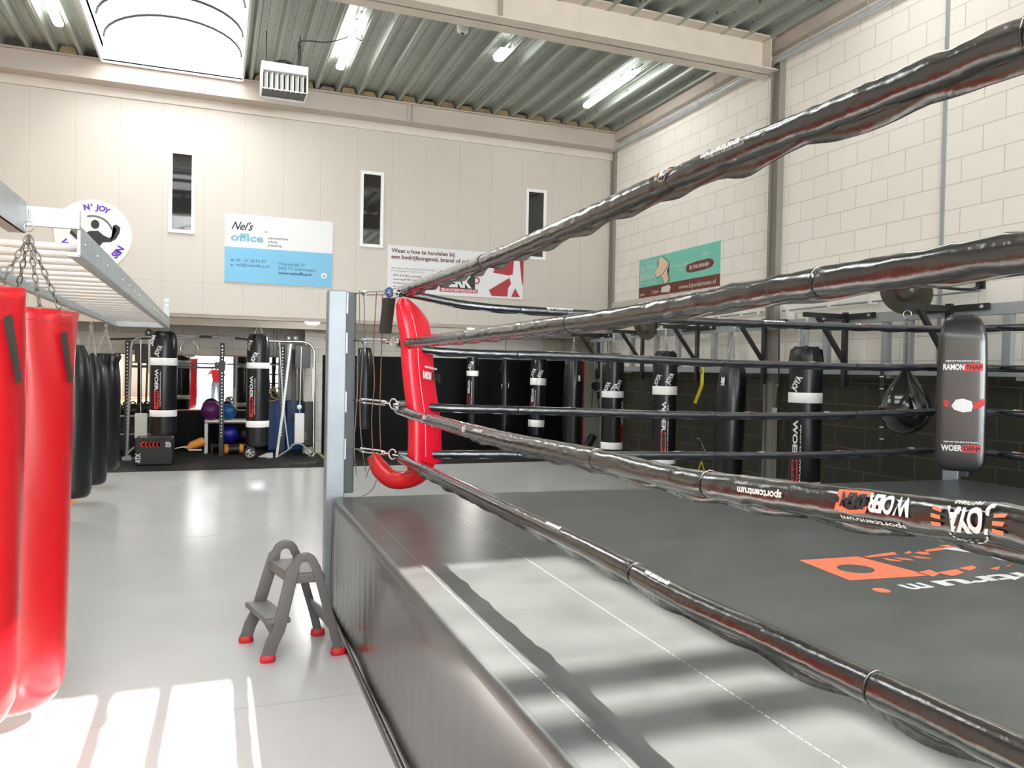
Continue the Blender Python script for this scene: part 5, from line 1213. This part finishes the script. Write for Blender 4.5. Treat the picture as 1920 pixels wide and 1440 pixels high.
# ------------------------------------------------------------------ gym below the partition
mr = thing('wall_mirror', 'wide wall mirror with a thin wooden edge on the gym rear wall', 'mirror', (0, 16.18, 0.76))
MB().box((-1.75, 16.17, 0.77), (1.16, 16.19, 1.80)).build('glass', M['mirror'], mr)
MB().box((-1.75, 16.15, 1.80), (1.16, 16.195, 1.825)).box((-1.75, 16.15, 0.745), (1.16, 16.195, 0.77)).build('edge_strip', M['copper'], mr)
struct(MB().box((-1.75, 16.185, 0.0), (1.7, 16.2, 0.74)).build('wall_panel', M['blackwall']))
ck_ = at(355, 655, Y=16.1); R_ = 0.165
c_ = thing('wall_clock', 'round wall clock with a grey face over the mirror', 'clock', ck_)
MB().lathe([(R_ - .012, 0), (R_, -.005), (R_, -.03), (R_ - .015, -.032), (R_ - .018, -.01)], V((ck_.x, 16.17, ck_.z)), n=40, axis=(0, 1, 0)).build('rim', M['chrome'], c_)
MB().lathe([(R_ - .013, 0), (R_ - .013, .004)], V((ck_.x, 16.155, ck_.z)), n=36, axis=(0, -1, 0), smooth=False).build('face', M['clockface'], c_)
d = MB(); cfn = lambda u, v: V((ck_.x + u, 16.147, ck_.z + v))
for i in range(12):
    a = 2 * PI * i / 12; d.text(str(i or 12), .022, cfn, math.sin(a) * .125, math.cos(a) * .125 - .011, bold=.03, align='C')
d.build('numerals', M['darkp'], c_)
MB().bar(cfn(0, 0), cfn(-.07, .005), 0.007, .002).bar(cfn(0, 0), cfn(.09, -.04), 0.005, .002).build('hands', M['darkp'], c_)
# power rack with perforated uprights
pk = thing('power_rack', 'black power rack with perforated uprights and a pull-up bar', 'rack', (at(415, 846, Y=15.0).x, 15.0, 0))
XU = [at(238, 800, Y=15.0).x, at(415, 800, Y=15.0).x, at(528, 800, Y=15.0).x]
for i, x in enumerate(XU):
    u_ = MB().box((x - .04, 14.96, 0.006), (x + .04, 15.04, 2.03)).build('upright', M['blacksteel'], pk)
    h = MB()
    for k in range(28): h.lathe([(0.011, 0), (0.011, .002)], (x, 14.96, 0.35 + k * 0.06), n=8, axis=(0, -1, 0))
    h.build('peg_holes', M['chain'], u_)
    MB().box((x - .05, 14.9, .006), (x + .05, 15.06, .02)).build('foot_plate', M['blacksteel'], pk)
MB().box((XU[0], 14.97, 1.56), (XU[1], 15.0, 1.60)).box((XU[0], 14.97, 1.64), (XU[2] + .02, 15.0, 1.665)).build('cross_member', M['blacksteel'], pk)
MB().tube([(at(205, 636, Y=14.9).x, 14.93, at(205, 636, Y=14.9).z), (at(283, 634, Y=14.9).x, 14.93, at(283, 634, Y=14.9).z)], 0.017, n=8).build('pull_up_bar', M['blacksteel'], pk)
MB().box((XU[0] + .06, 14.9, 1.86), (XU[0] + .11, 14.96, 2.02)).box((XU[2] - .09, 14.9, 1.93), (XU[2] - .03, 14.96, 2.0)).box((XU[1] - .06, 14.93, 1.53), (XU[1] + .06, 14.97, 1.70)).build('hook', M['blacksteel'], pk)
MB().box((at(545, 830, Y=15.0).x, 15.0, .6), (at(552, 830, Y=15.0).x, 15.03, 1.95)).build('band_post', M['blacksteel'], pk)
# cable crossover machine
cmn = thing('cable_machine', 'chrome cable crossover machine arching over the gym floor', 'exercise machine', (0.2, 14.6, 0))
YC = 14.45
def cq(px, py): return at(px, py, Y=YC)
a0, a1 = cq(238, 858), cq(246, 655); b0, b1 = cq(588, 852), cq(589, 668)
def arch(p, q, rtop, sx): return [p, q] + [V((q.x + sx * rtop * (1 - math.cos(t)), q.y, q.z + rtop * math.sin(t))) for t in [PI / 2 * k / 6 for k in range(1, 7)]]
zt1 = cq(300, 632).z; zt2 = cq(540, 640).z
lf = arch(V((a0.x, YC, 0.05)), V((a1.x, YC, zt1 - .2)), .2, 1); rg = arch(V((b0.x, YC, 0.05)), V((b1.x, YC, zt2 - .2)), .2, -1)
MB().tube(lf + [cq(345, 633)], 0.022, n=10).build('frame_tube', M['greysteel'], cmn)
MB().tube(rg + [cq(500, 639)], 0.022, n=10).build('frame_tube', M['chrome'], cmn)
MB().tube([cq(300, 635), cq(500, 639)], 0.014, n=8).tube(smooth_path([cq(355, 643), cq(372, 631), cq(396, 631), cq(440, 634), cq(470, 638)], 4), 0.014, n=8).build('top_bar', M['greysteel'], cmn)
MB().tube([cq(374, 631), cq(397, 632)], 0.022, n=10).tube([cq(441, 634), cq(466, 637)], 0.022, n=10).build('hand_grip', M['blacksteel'], cmn)
for (p, nm) in ((cq(279, 624), 0), (cq(541, 634), 1), (cq(554, 634), 2)):
    MB().lathe([(0.045, -.015), (0.062, -.02), (0.062, .02), (0.045, .015)], p, n=20, axis=(0, 1, 0)).build('pulley', M['blacksteel'], cmn)
    MB().lathe([(0.010, -.024), (0.010, .024)], p, n=8, axis=(0, 1, 0)).build('pulley_pin', M['chrome'], cmn)
MB().box(cq(252, 680) + V((0, .05, 0)), cq(277, 645) + V((0, .07, 0))).build('shield', M['blacksteel'], cmn, bevel=.01)
MB().box(cq(553, 690) + V((0, .05, 0)), cq(583, 647) + V((0, .07, 0))).build('shield', M['blacksteel'], cmn, bevel=.02)
MB().box(cq(277, 700) + V((0, .06, 0)), cq(284, 636) + V((0, .08, 0))).build('side_plate', M['lampbody'], cmn)
MB().box(cq(252, 822), cq(276, 775) + V((0, .1, 0))).build('weight_stack', M['lampbody'], cmn, bevel=.01)
MB().box(cq(552, 831), cq(571, 775) + V((0, .1, 0))).build('weight_stack', M['white'], cmn, bevel=.01)
MB().tube([cq(264, 775), cq(264, 636)], 0.009, n=6).tube([cq(562, 775), cq(565, 650)], 0.011, n=6).build('guide_rod', M['chrome'], cmn)
for px in (557, 569, 576): MB().tube([cq(px, 752), cq(px, 690)], 0.004, n=5).build('cable', M['chrome'], cmn)
MB().tube([cq(586, 752), cq(586, 690)], 0.018, n=5).build('cable_tube', M['white'], cmn)
MB().ball(cq(561, 763) + V((0, -.03, 0)), 0.045, sc=(1, .5, 1)).build('cable_stop', M['white'], cmn)
MB().bar(cq(518, 860), cq(531, 765), 0.055, .04).bar(cq(531, 765), cq(545, 645), .05, .04).build('a_leg', M['white'], cmn)
dots = MB()
for k in range(9): dots.lathe([(.008, 0), (.008, .003)], cq(519 + k * 1.6, 846 - k * 10.5) + V((0, -.021, 0)), n=6, axis=(0, -1, 0))
dots.build('adjustment_holes', M['darkp'], cmn)
MB().bar(cq(530, 750), cq(541, 842), 0.025, .025).bar(cq(524, 640), cq(531, 760), .02, .02).build('brace_tube', M['greysteel'], cmn)
dd = [cq(512, 862), cq(541, 843)] + [cq(x, y) for x, y in ((548, 835), (556, 832), (564, 833), (571, 838), (582, 856))]
MB().tube(smooth_path(dd, 3), 0.019, n=8).tube([cq(521, 858), cq(580, 858)], 0.013, n=6).build('foot_tube', M['greysteel'], cmn)
MB().bar(cq(580, 862), cq(590, 850), .05, .02).bar(cq(572, 845), cq(577, 852), .02, .02).bar(cq(578, 842), cq(583, 850), .02, .02).build('foot_bracket', M['lampbody'], cmn)
MB().bar(cq(230, 862), cq(246, 858), .1, .09).bar(cq(236, 852), cq(252, 838), .04, .03).bar(cq(244, 858), cq(262, 861), .02, .02).build('foot_bracket', M['greysteel'], cmn)
MB().box(cq(540, 696) + V((0, .2, 0)), cq(543, 645) + V((0, .24, 0))).build('white_upright', M['white'], cmn)
# foam jump box
bx = thing('jump_box', 'black foam jump box with red arrows standing on the rubber floor', 'jump box', (-0.9, 13.8, 0))
P0 = at(252, 874, Z=0.006); P1 = at(325, 871, Z=0.006)
x0, x1, y0 = P0.x, P1.x, P0.y; hgt = at(252, 822, Y=y0).z
MB().box((x0, y0, 0.006), (x1, y0 + .5, hgt)).build('foam_block', mat('black_foam_cover', (0.012, 0.014, 0.015), 0.5), bx, bevel=0.025)
bf = lambda u, v: V((x0 + u, y0 - .003, v)); Wb = x1 - x0
w = MB().text('ATX', .065, rot(bf, 0.08, .05, PI / 2), 0, 0, bold=.07, width=.16).text('60', .075, rot(bf, Wb * .80, hgt - .06, -PI / 2), 0, 0, bold=.05, width=.09).text('cm', .03, rot(bf, Wb * .90, hgt - .08, -PI / 2), 0, 0, bold=.05, width=.05)
w.build('lettering', M['whitep'], bx)
a_ = MB()
for i in range(5):
    u = .07 + i * .055; v = hgt - .10
    a_.poly([(u, v), (u + .05, v + .045), (u + .075, v + .045), (u + .03, v), (u + .075, v - .045), (u + .05, v - .045)], bf)
a_.build('arrow_print', M['redp'], bx)
MB().box((x0 + .06, y0 + .1, hgt), (x0 + .17, y0 + .2, hgt + .01)).build('top_label', M['tape_y'], bx)
MB().text('60', .05, lambda u, v: V((x1 + .002, y0 + .3 - u, v)), 0, hgt - .1, bold=.05).build('side_lettering', M['whitep'], bx)
# bench
bq = lambda px, py: at(px, py, Y=15.5)
bnch = thing('side_table', 'low table with a white frame carrying the stability balls', 'table', (0.2, 15.5, 0))
TX0, TX1, TZ = bq(384, 790).x, bq(470, 790).x, bq(400, 787).z
MB().box((TX0, 15.3, TZ - .03), (TX1, 15.8, TZ)).build('tabletop', M['white'], bnch)
MB().box((TX0, 15.3, TZ - .055), (TX1, 15.31, TZ - .03)).build('edge_band', mat('mauve_edge', (.2, .1, .12), .5), bnch)
for x_ in (TX0, TX1 - .06):
    for y_ in (15.3, 15.74): MB().box((x_, y_, 0.006), (x_ + .055, y_ + .055, TZ - .055)).build('leg', M['white'], bnch)
def gball(px, py, rr, m_, label, nm='stability_ball', cat='exercise ball', Y=15.5, sc=(1, 1, 1), zc=None):
    p = at(px, py, Y=Y); z = zc if zc is not None else p.z
    r = thing(nm, label, cat, (p.x, Y, z - rr * sc[2]), 'gym balls')
    MB().ball((p.x, Y, z), rr, n=28, m=18, sc=sc).build('shell', M[m_], r)
    MB().lathe([(0.014, 0), (0.012, .004)], (p.x - .05, Y - rr * .95 * sc[1], z + .02), n=10, axis=(0, -1, 0)).build('valve', M['darkp'], r)
gball(395, 768, 0.175, 'ballpurple', 'purple ball on the white framed table', zc=TZ + .175)
gball(428, 768, 0.15, 'ballblue', 'light blue ball on the white framed table', zc=TZ + .15)
gball(430, 810, 0.17, 'ballnavy', 'deep blue ball stored below the white framed table', zc=.33, Y=15.55)
gball(462, 812, 0.12, 'ballblack', 'black ball stored below the table beside a punch bag', zc=.33, Y=15.55)
r = thing('storage_tray', 'low dark tray under the table holding two balls', 'tray', (.3, 15.55, 0))
MB().box((bq(395, 810).x, 15.32, .13), (TX1, 15.7, .16)).build('shelf', M['blacksteel'], r)
for x_ in (bq(396, 810).x, TX1 - .04): MB().box((x_, 15.33, .006), (x_ + .03, 15.68, .13)).build('leg', M['blacksteel'], r)
r = thing('foam_roller', 'black foam roller with orange ends on the floor by the table', 'foam roller', bq(438, 838))
zc = .10; MB().tube([(bq(421, 838).x, 15.1, zc), (bq(455, 838).x, 15.1, zc)], .075, n=20).build('roller_body', M['ballblack'], r)
for px in (422, 450): MB().tube([(bq(px, 838).x - .02, 15.1, zc), (bq(px, 838).x + .05, 15.1, zc)], .090, n=20).build('end_ring', M['orange'], r)
r = thing('exercise_wheel', 'small black exercise wheel with white spokes under the banded bag', 'exercise wheel', at(468, 843, Y=14.2))
p = at(469, 843, Y=14.2); p.z = .115
MB().tube(arc(p, (1, 0, 0), (0, 0, 1), .09, 0, 2 * PI * 23 / 24, 23), .02, n=8, closed=True).build('tyre', M['blacksteel'], r)
d = MB()
for i in range(5):
    a = 2 * PI * i / 5 + .4; d.bar(p, p + V((math.cos(a), 0, math.sin(a))) * .085, .022, .02)
d.tube(arc(p, (1, 0, 0), (0, 0, 1), .070, 0, 2 * PI * 23 / 24, 23), .008, n=6, closed=True).build('spokes', M['whitep'], r)
r = thing('paper_roll_holder', 'white plastic holder lying on the rubber floor beside the exercise wheel', 'holder', at(495, 842, Y=14.3))
p = at(485, 842, Y=14.3); MB().add([V((p.x, 14.3, .03)), V((p.x + .14, 14.3, .09)), V((p.x + .24, 14.3, .10)), V((p.x + .24, 14.3, .01)), V((p.x + .12, 14.3, .02)),
                                    V((p.x, 14.4, .03)), V((p.x + .14, 14.4, .09)), V((p.x + .24, 14.4, .10)), V((p.x + .24, 14.4, .01)), V((p.x + .12, 14.4, .02))],
                                   [(0, 1, 2, 3, 4), (9, 8, 7, 6, 5), (0, 5, 6, 1), (1, 6, 7, 2), (2, 7, 8, 3), (3, 8, 9, 4), (4, 9, 5, 0)]).build('body', M['lampbody'], r)
MB().box((p.x + .15, 14.28, .0061), (p.x + .22, 14.42, .02)).build('foot', M['greysteel'], r)
r = thing('massage_roller', 'orange and white rolled foam piece lying on the rubber floor near the jump box', 'foam roller', at(365, 833, Y=14.8))
MB().tube([at(352, 841, Y=14.8), at(360, 835, Y=14.8), at(380, 828, Y=14.9)], [.045, .07, .085], n=14).build('orange_body', M['orange'], r)
MB().tube([at(328, 841, Y=14.8), at(345, 838, Y=14.8), at(353, 840, Y=14.8)], [.008, .015, .03], n=8).build('white_tip', M['whitep'], r)
MB().box(at(353, 845, Y=14.6), at(378, 842, Y=14.66)).build('white_bar', M['whitep'], r)
# dumbbell rack
dr = thing('dumbbell_rack', 'black dumbbell rack with silver rails below the mirror', 'rack', (-1.2, 15.6, 0))
for z in (bq(260, 779).z, bq(260, 813).z):
    MB().box((bq(215, 779).x, 15.45, z - .02), (bq(290, 779).x, 15.48, z + .01)).box((bq(215, 779).x, 15.80, z + .06), (bq(290, 779).x, 15.83, z + .09)).build('rail', M['greysteel'], dr)
for px in (214, 289): MB().box((bq(px, 800).x, 15.4, .006), (bq(px, 800).x + .05, 15.85, bq(260, 775).z + .05)).build('side_frame', M['blacksteel'], dr)
MB().box((bq(216, 779).x, 15.86, .02), (bq(289, 779).x, 15.88, .74)).build('back_plate', M['blacksteel'], dr)
db0 = None
for row, z in enumerate((bq(260, 779).z + .065, bq(260, 813).z + .065)):
    for i in range(5):
        x_ = bq(222 + i * 14, 779).x
        if row == 0: 
            nm, lb = 'kettlebell', 'dark kettlebell on the upper rail of the dumbbell rack'
        else: nm, lb = 'dumbbell', 'dark round-headed dumbbell on the lower rail of the rack'
        r = thing(nm, lb, nm, (x_, 15.6, z - .06), nm + 's on the rack')
        if row == 0:
            MB().ball((x_, 15.6, z + .02), .075, n=16, m=10).build('bell', M['ballblack'], r)
            MB().tube(arc((x_, 15.6, z + .09), (1, 0, 0), (0, 0, 1), .045, -.3, PI + .3, 10), .013, n=7).build('handle', M['blacksteel'], r)
        else:
            MB().tube([(x_, 15.50, z), (x_, 15.58, z)], .055, n=14).tube([(x_, 15.68, z), (x_, 15.76, z)], .055, n=14).build('weight_head', M['ballblack'], r)
            MB().tube([(x_, 15.58, z), (x_, 15.68, z)], .016, n=8).build('grip', M['chrome'], r)
# blue mats and rings
r = thing('gym_mat', 'tall blue gym mat standing against the rear wall', 'gym mat', (1.2, 15.6, 0))
MB().box((at(503, 800, Y=15.6).x, 15.6, .006), (at(536, 800, Y=15.6).x, 15.75, .98)).build('mat_panel', M['bluemat'], r, bevel=.02)
r = thing('gym_mat', 'wider blue gym mat standing behind the white leg of the cable machine', 'gym mat', (1.5, 15.7, 0))
MB().box((at(537, 800, Y=15.6).x, 15.62, .006), (at(572, 800, Y=15.6).x, 15.78, .97)).build('mat_panel', M['bluemat'], r, bevel=.02)
for i, (px, py, Y_) in enumerate(((511, 742, 15.3), (518, 737, 15.35))):
    c = at(px, py, Y=Y_); r = thing('gym_ring', ['wooden gym ring hanging lower beside the banded bag', 'wooden gym ring hanging a little higher, half behind the other'][i], 'gym ring', c, 'wooden gym rings')
    MB().tube(arc(c, (1, .2, 0), (0, 0, 1), .10, 0, 2 * PI * 27 / 28, 27), .014, n=8, closed=True).build('hoop', M['cork'], r)
    MB().bar(c + V((0, 0, .1)), V((c.x, c.y, 2.42)), .03, .004).build('strap', M['strap'], r)
r = thing('gym_bag', 'black bag hanging by the blue mat and the cable machine', 'bag', at(579, 838, Y=14.8))
MB().box(at(568, 838, Y=14.8), at(587, 753, Y=14.93)).build('bag_body', M['blacksteel'], r, bevel=.03)
MB().text('JOYA', .05, rot(lambda u, v: at(575, 825, Y=14.79) + V((u, 0, v)), 0, 0, PI / 2), 0, 0, bold=.03, width=.15).build('lettering', M['greyp'], r)
yt = MB(); ya_, yb_ = at(590, 843, Z=0.008), at(617, 866, Z=0.008); sd_ = V((.03, .005, 0)); yt.add([ya_ - sd_, ya_ + sd_, yb_ + sd_, yb_ - sd_], [(0, 1, 2, 3)])
yt.add([p + V((0, 0, .0012)) for p in (ya_ - sd_, ya_ + sd_, yb_ + sd_, yb_ - sd_)], [(0, 1, 2, 3)])
tag(yt.build('floor_tape', M['tape_y']), 'yellow tape line across the black rubber floor by the grey post', 'tape')
r = thing('folded_jacket', 'crumpled black cloth lying at the edge of the rubber floor', 'jacket', (1.5, 13.2, 0))
vs = []; fs = []; nx, ny = 22, 12
for j in range(ny + 1):
    for i in range(nx + 1):
        u, v = i / nx, j / ny; e = min(1, 6 * min(u, 1 - u)) * min(1, 5 * min(v, 1 - v))
        vs.append((1.02 + .72 * u + .03 * math.sin(v * 7), 13.0 + .45 * v + .03 * math.sin(u * 9), .007 + e * (.03 + .035 * abs(noise.noise(V((u * 6, v * 4, 3)))))))
fs = [(j * (nx + 1) + i, j * (nx + 1) + i + 1, (j + 1) * (nx + 1) + i + 1, (j + 1) * (nx + 1) + i) for j in range(ny) for i in range(nx)]
MB().add(vs, fs, True).build('cloth', M['blacksteel'], r)
MB().bar((1.72, 13.42, .045), (1.86, 13.42, .045), .02, .01).build('red_trim', M['redp'], r)

# ------------------------------------------------------------------ the photographer the mirror shows
def person():
    r = thing('person', 'person in a red shirt and blue jeans holding up a phone, seen in the mirror', 'person', (0.02, -0.42, 0))
    J = {'pel': (0.02, -0.42, .95), 'wst': (.02, -.42, 1.08), 'chs': (.02, -.41, 1.30), 'nck': (.02, -.40, 1.47), 'hd0': (.02, -.39, 1.55), 'hd1': (.02, -.385, 1.64), 'hd2': (.02, -.39, 1.72),
         'shl': (-.16, -.41, 1.41), 'ell': (-.31, -.30, 1.22), 'wrl': (-.10, -.12, 1.52), 'shr': (.20, -.41, 1.41), 'elr': (.35, -.30, 1.22), 'wrr': (.15, -.13, 1.52),
         'hpl': (-.07, -.42, .90), 'knl': (-.10, -.40, .50), 'anl': (-.11, -.44, .09), 'ftl': (-.12, -.28, .04), 'hpr': (.11, -.42, .90), 'knr': (.14, -.40, .50), 'anr': (.15, -.44, .09), 'ftr': (.17, -.28, .04)}
    E_ = ['pel wst', 'wst chs', 'chs nck', 'nck hd0', 'hd0 hd1', 'hd1 hd2', 'chs shl', 'shl ell', 'ell wrl', 'chs shr', 'shr elr', 'elr wrr', 'pel hpl', 'hpl knl', 'knl anl', 'anl ftl', 'pel hpr', 'hpr knr', 'knr anr', 'anr ftr']
    Rr = {'pel': (.14, .10), 'wst': (.135, .095), 'chs': (.15, .10), 'nck': (.058, .058), 'hd0': (.07, .085), 'hd1': (.08, .10), 'hd2': (.06, .075), 'shl': (.06, .06), 'shr': (.06, .06), 'ell': (.043, .043), 'elr': (.043, .043),
          'wrl': (.028, .03), 'wrr': (.028, .03), 'hpl': (.09, .09), 'hpr': (.09, .09), 'knl': (.06, .06), 'knr': (.06, .06), 'anl': (.042, .045), 'anr': (.042, .045), 'ftl': (.04, .03), 'ftr': (.04, .03)}
    def skin_mesh(name, J, E_, Rr, root, m_, grow=0.0):
        ks = list(J); me = bpy.data.meshes.new(name); o_ = r.location
        me.from_pydata([tuple(V(J[k]) - o_) for k in ks], [tuple(ks.index(a) for a in e.split()) for e in E_], [])
        ob = bpy.data.objects.new(name, me); C.objects.link(ob); ob.parent = r
        me.materials.append(m_)
        ob.modifiers.new('skin', 'SKIN'); 
        for i, k in enumerate(ks):
            sv = me.skin_vertices[0].data[i]; sv.radius = (Rr[k][0] + grow, Rr[k][1] + grow); sv.use_root = (k == root)
        ss = ob.modifiers.new('sub', 'SUBSURF'); ss.levels = 2; ss.render_levels = 2
        return ob
    skin_mesh('body', J, E_, Rr, 'pel', M['skin'])
    # hands: palm plus five bent fingers round the phone edges
    for sx, w, k in ((-1, V(J['wrl']), 'l'), (1, V(J['wrr']), 'r')):
        pc = w + V((-.0 * sx, .045, .055)); HJ = {'a': tuple(w), 'b': tuple(pc)}; HE = ['a b']; HR = {'a': (.024, .026), 'b': (.034, .016)}
        for q in range(4):
            b0 = pc + V((0.010 * (q - 1.5) * sx, 0.008 + .002 * q, .018 + .002 * q)); L_ = (.035, .04, .037, .03)[q]
            b1 = b0 + V((-.012 * sx, .012, L_ * .9)); b2 = b1 + V((-.024 * sx, .004, L_ * .4))
            for n_, p_, rr in (('p', b0, .009), ('q', b1, .0085), ('s', b2, .0075)): HJ[n_ + str(q)] = tuple(p_); HR[n_ + str(q)] = (rr, rr)
            HE += ['b p%d' % q, 'p%d q%d' % (q, q), 'q%d s%d' % (q, q)]
        t0 = w + V((-.022 * sx, .03, .03)); t1 = t0 + V((-.022 * sx, .006, .032)); t2 = t1 + V((-.008 * sx, .002, .022))
        HJ.update(t0=tuple(t0), t1=tuple(t1), t2=tuple(t2)); HR.update(t0=(.011, .011), t1=(.0095, .0095), t2=(.008, .008)); HE += ['a t0', 't0 t1', 't1 t2']
        skin_mesh('hand', HJ, HE, HR, 'a', M['skin'])
    TJ = {k: J[k] for k in ('pel', 'wst', 'chs', 'shl', 'shr')}; TJ['nb'] = (.02, -.405, 1.43)
    TJ['sl'] = tuple(V(J['shl']).lerp(V(J['ell']), .62)); TJ['sr'] = tuple(V(J['shr']).lerp(V(J['elr']), .62)); TJ['hem'] = (.02, -.42, .88)
    TR = dict(Rr); TR['nb'] = (.075, .07); TR['sl'] = (.062, .062); TR['sr'] = (.062, .062); TR['hem'] = (.155, .11)
    skin_mesh('shirt', TJ, ['hem pel', 'pel wst', 'wst chs', 'chs nb', 'chs shl', 'chs shr', 'shl sl', 'shr sr'], TR, 'pel', M['shirt'], .014)
    JJ = {k: J[k] for k in ('pel', 'hpl', 'knl', 'hpr', 'knr')}; JJ['cl'] = (-.11, -.435, .12); JJ['cr'] = (.15, -.435, .12); JR = dict(Rr); JR['cl'] = (.06, .06); JR['cr'] = (.06, .06)
    skin_mesh('jeans', JJ, ['pel hpl', 'hpl knl', 'knl cl', 'pel hpr', 'hpr knr', 'knr cr'], JR, 'pel', M['jeans'], .012)
    for sx in (-1, 1):
        x_ = -.115 if sx < 0 else .16
        MB().slab([V((x_, -.50, .05)), V((x_, -.46, .05)), V((x_ + .01 * sx, -.34, .045)), V((x_ + .015 * sx, -.24, .035)), V((x_ + .015 * sx, -.215, .03))], [V((1, 0, 0))] * 5, [V((0, 0, 1))] * 5, [.03, .045, .05, .048, .03], [.045, .05, .045, .033, .02], n=14, pw=2.5).build('shoe', M['whitep'], r)
    MB().ball((.02, -.41, 1.685), .098, n=20, m=12, sc=(.92, 1.05, .95)).build('hair', M['hair'], r)
    MB().add([V((.02, -.27, 1.625)), V((.008, -.292, 1.60)), V((.032, -.292, 1.60)), V((.02, -.29, 1.66))], [(0, 1, 2), (0, 2, 3), (0, 3, 1)]).build('nose', M['skin'], r)
    for sx in (-1, 1):
        MB().ball((.02 + sx * .032, -.292, 1.648), .012, n=12, m=8).build('eye', M['whitep'], r)
        MB().ball((.02 + sx * .09, -.385, 1.635), .026, n=12, m=8, sc=(.4, .7, 1.2)).build('ear', M['skin'], r)
    MB().box((-.002, -.293, 1.572), (.042, -.285, 1.580)).build('mouth', M['redp'], r)
person()
# phone held behind the camera's eye point
ph = MB().obox(CAM - fw * 0.030 + RT * 0.03 - UP * 0.012, RT * 0.075, UP * 0.036, fw * 0.0045).build('phone', M['blacksteel'], bevel=.003)
tag(ph, 'dark phone held up in landscape by the person in the red shirt', 'phone')
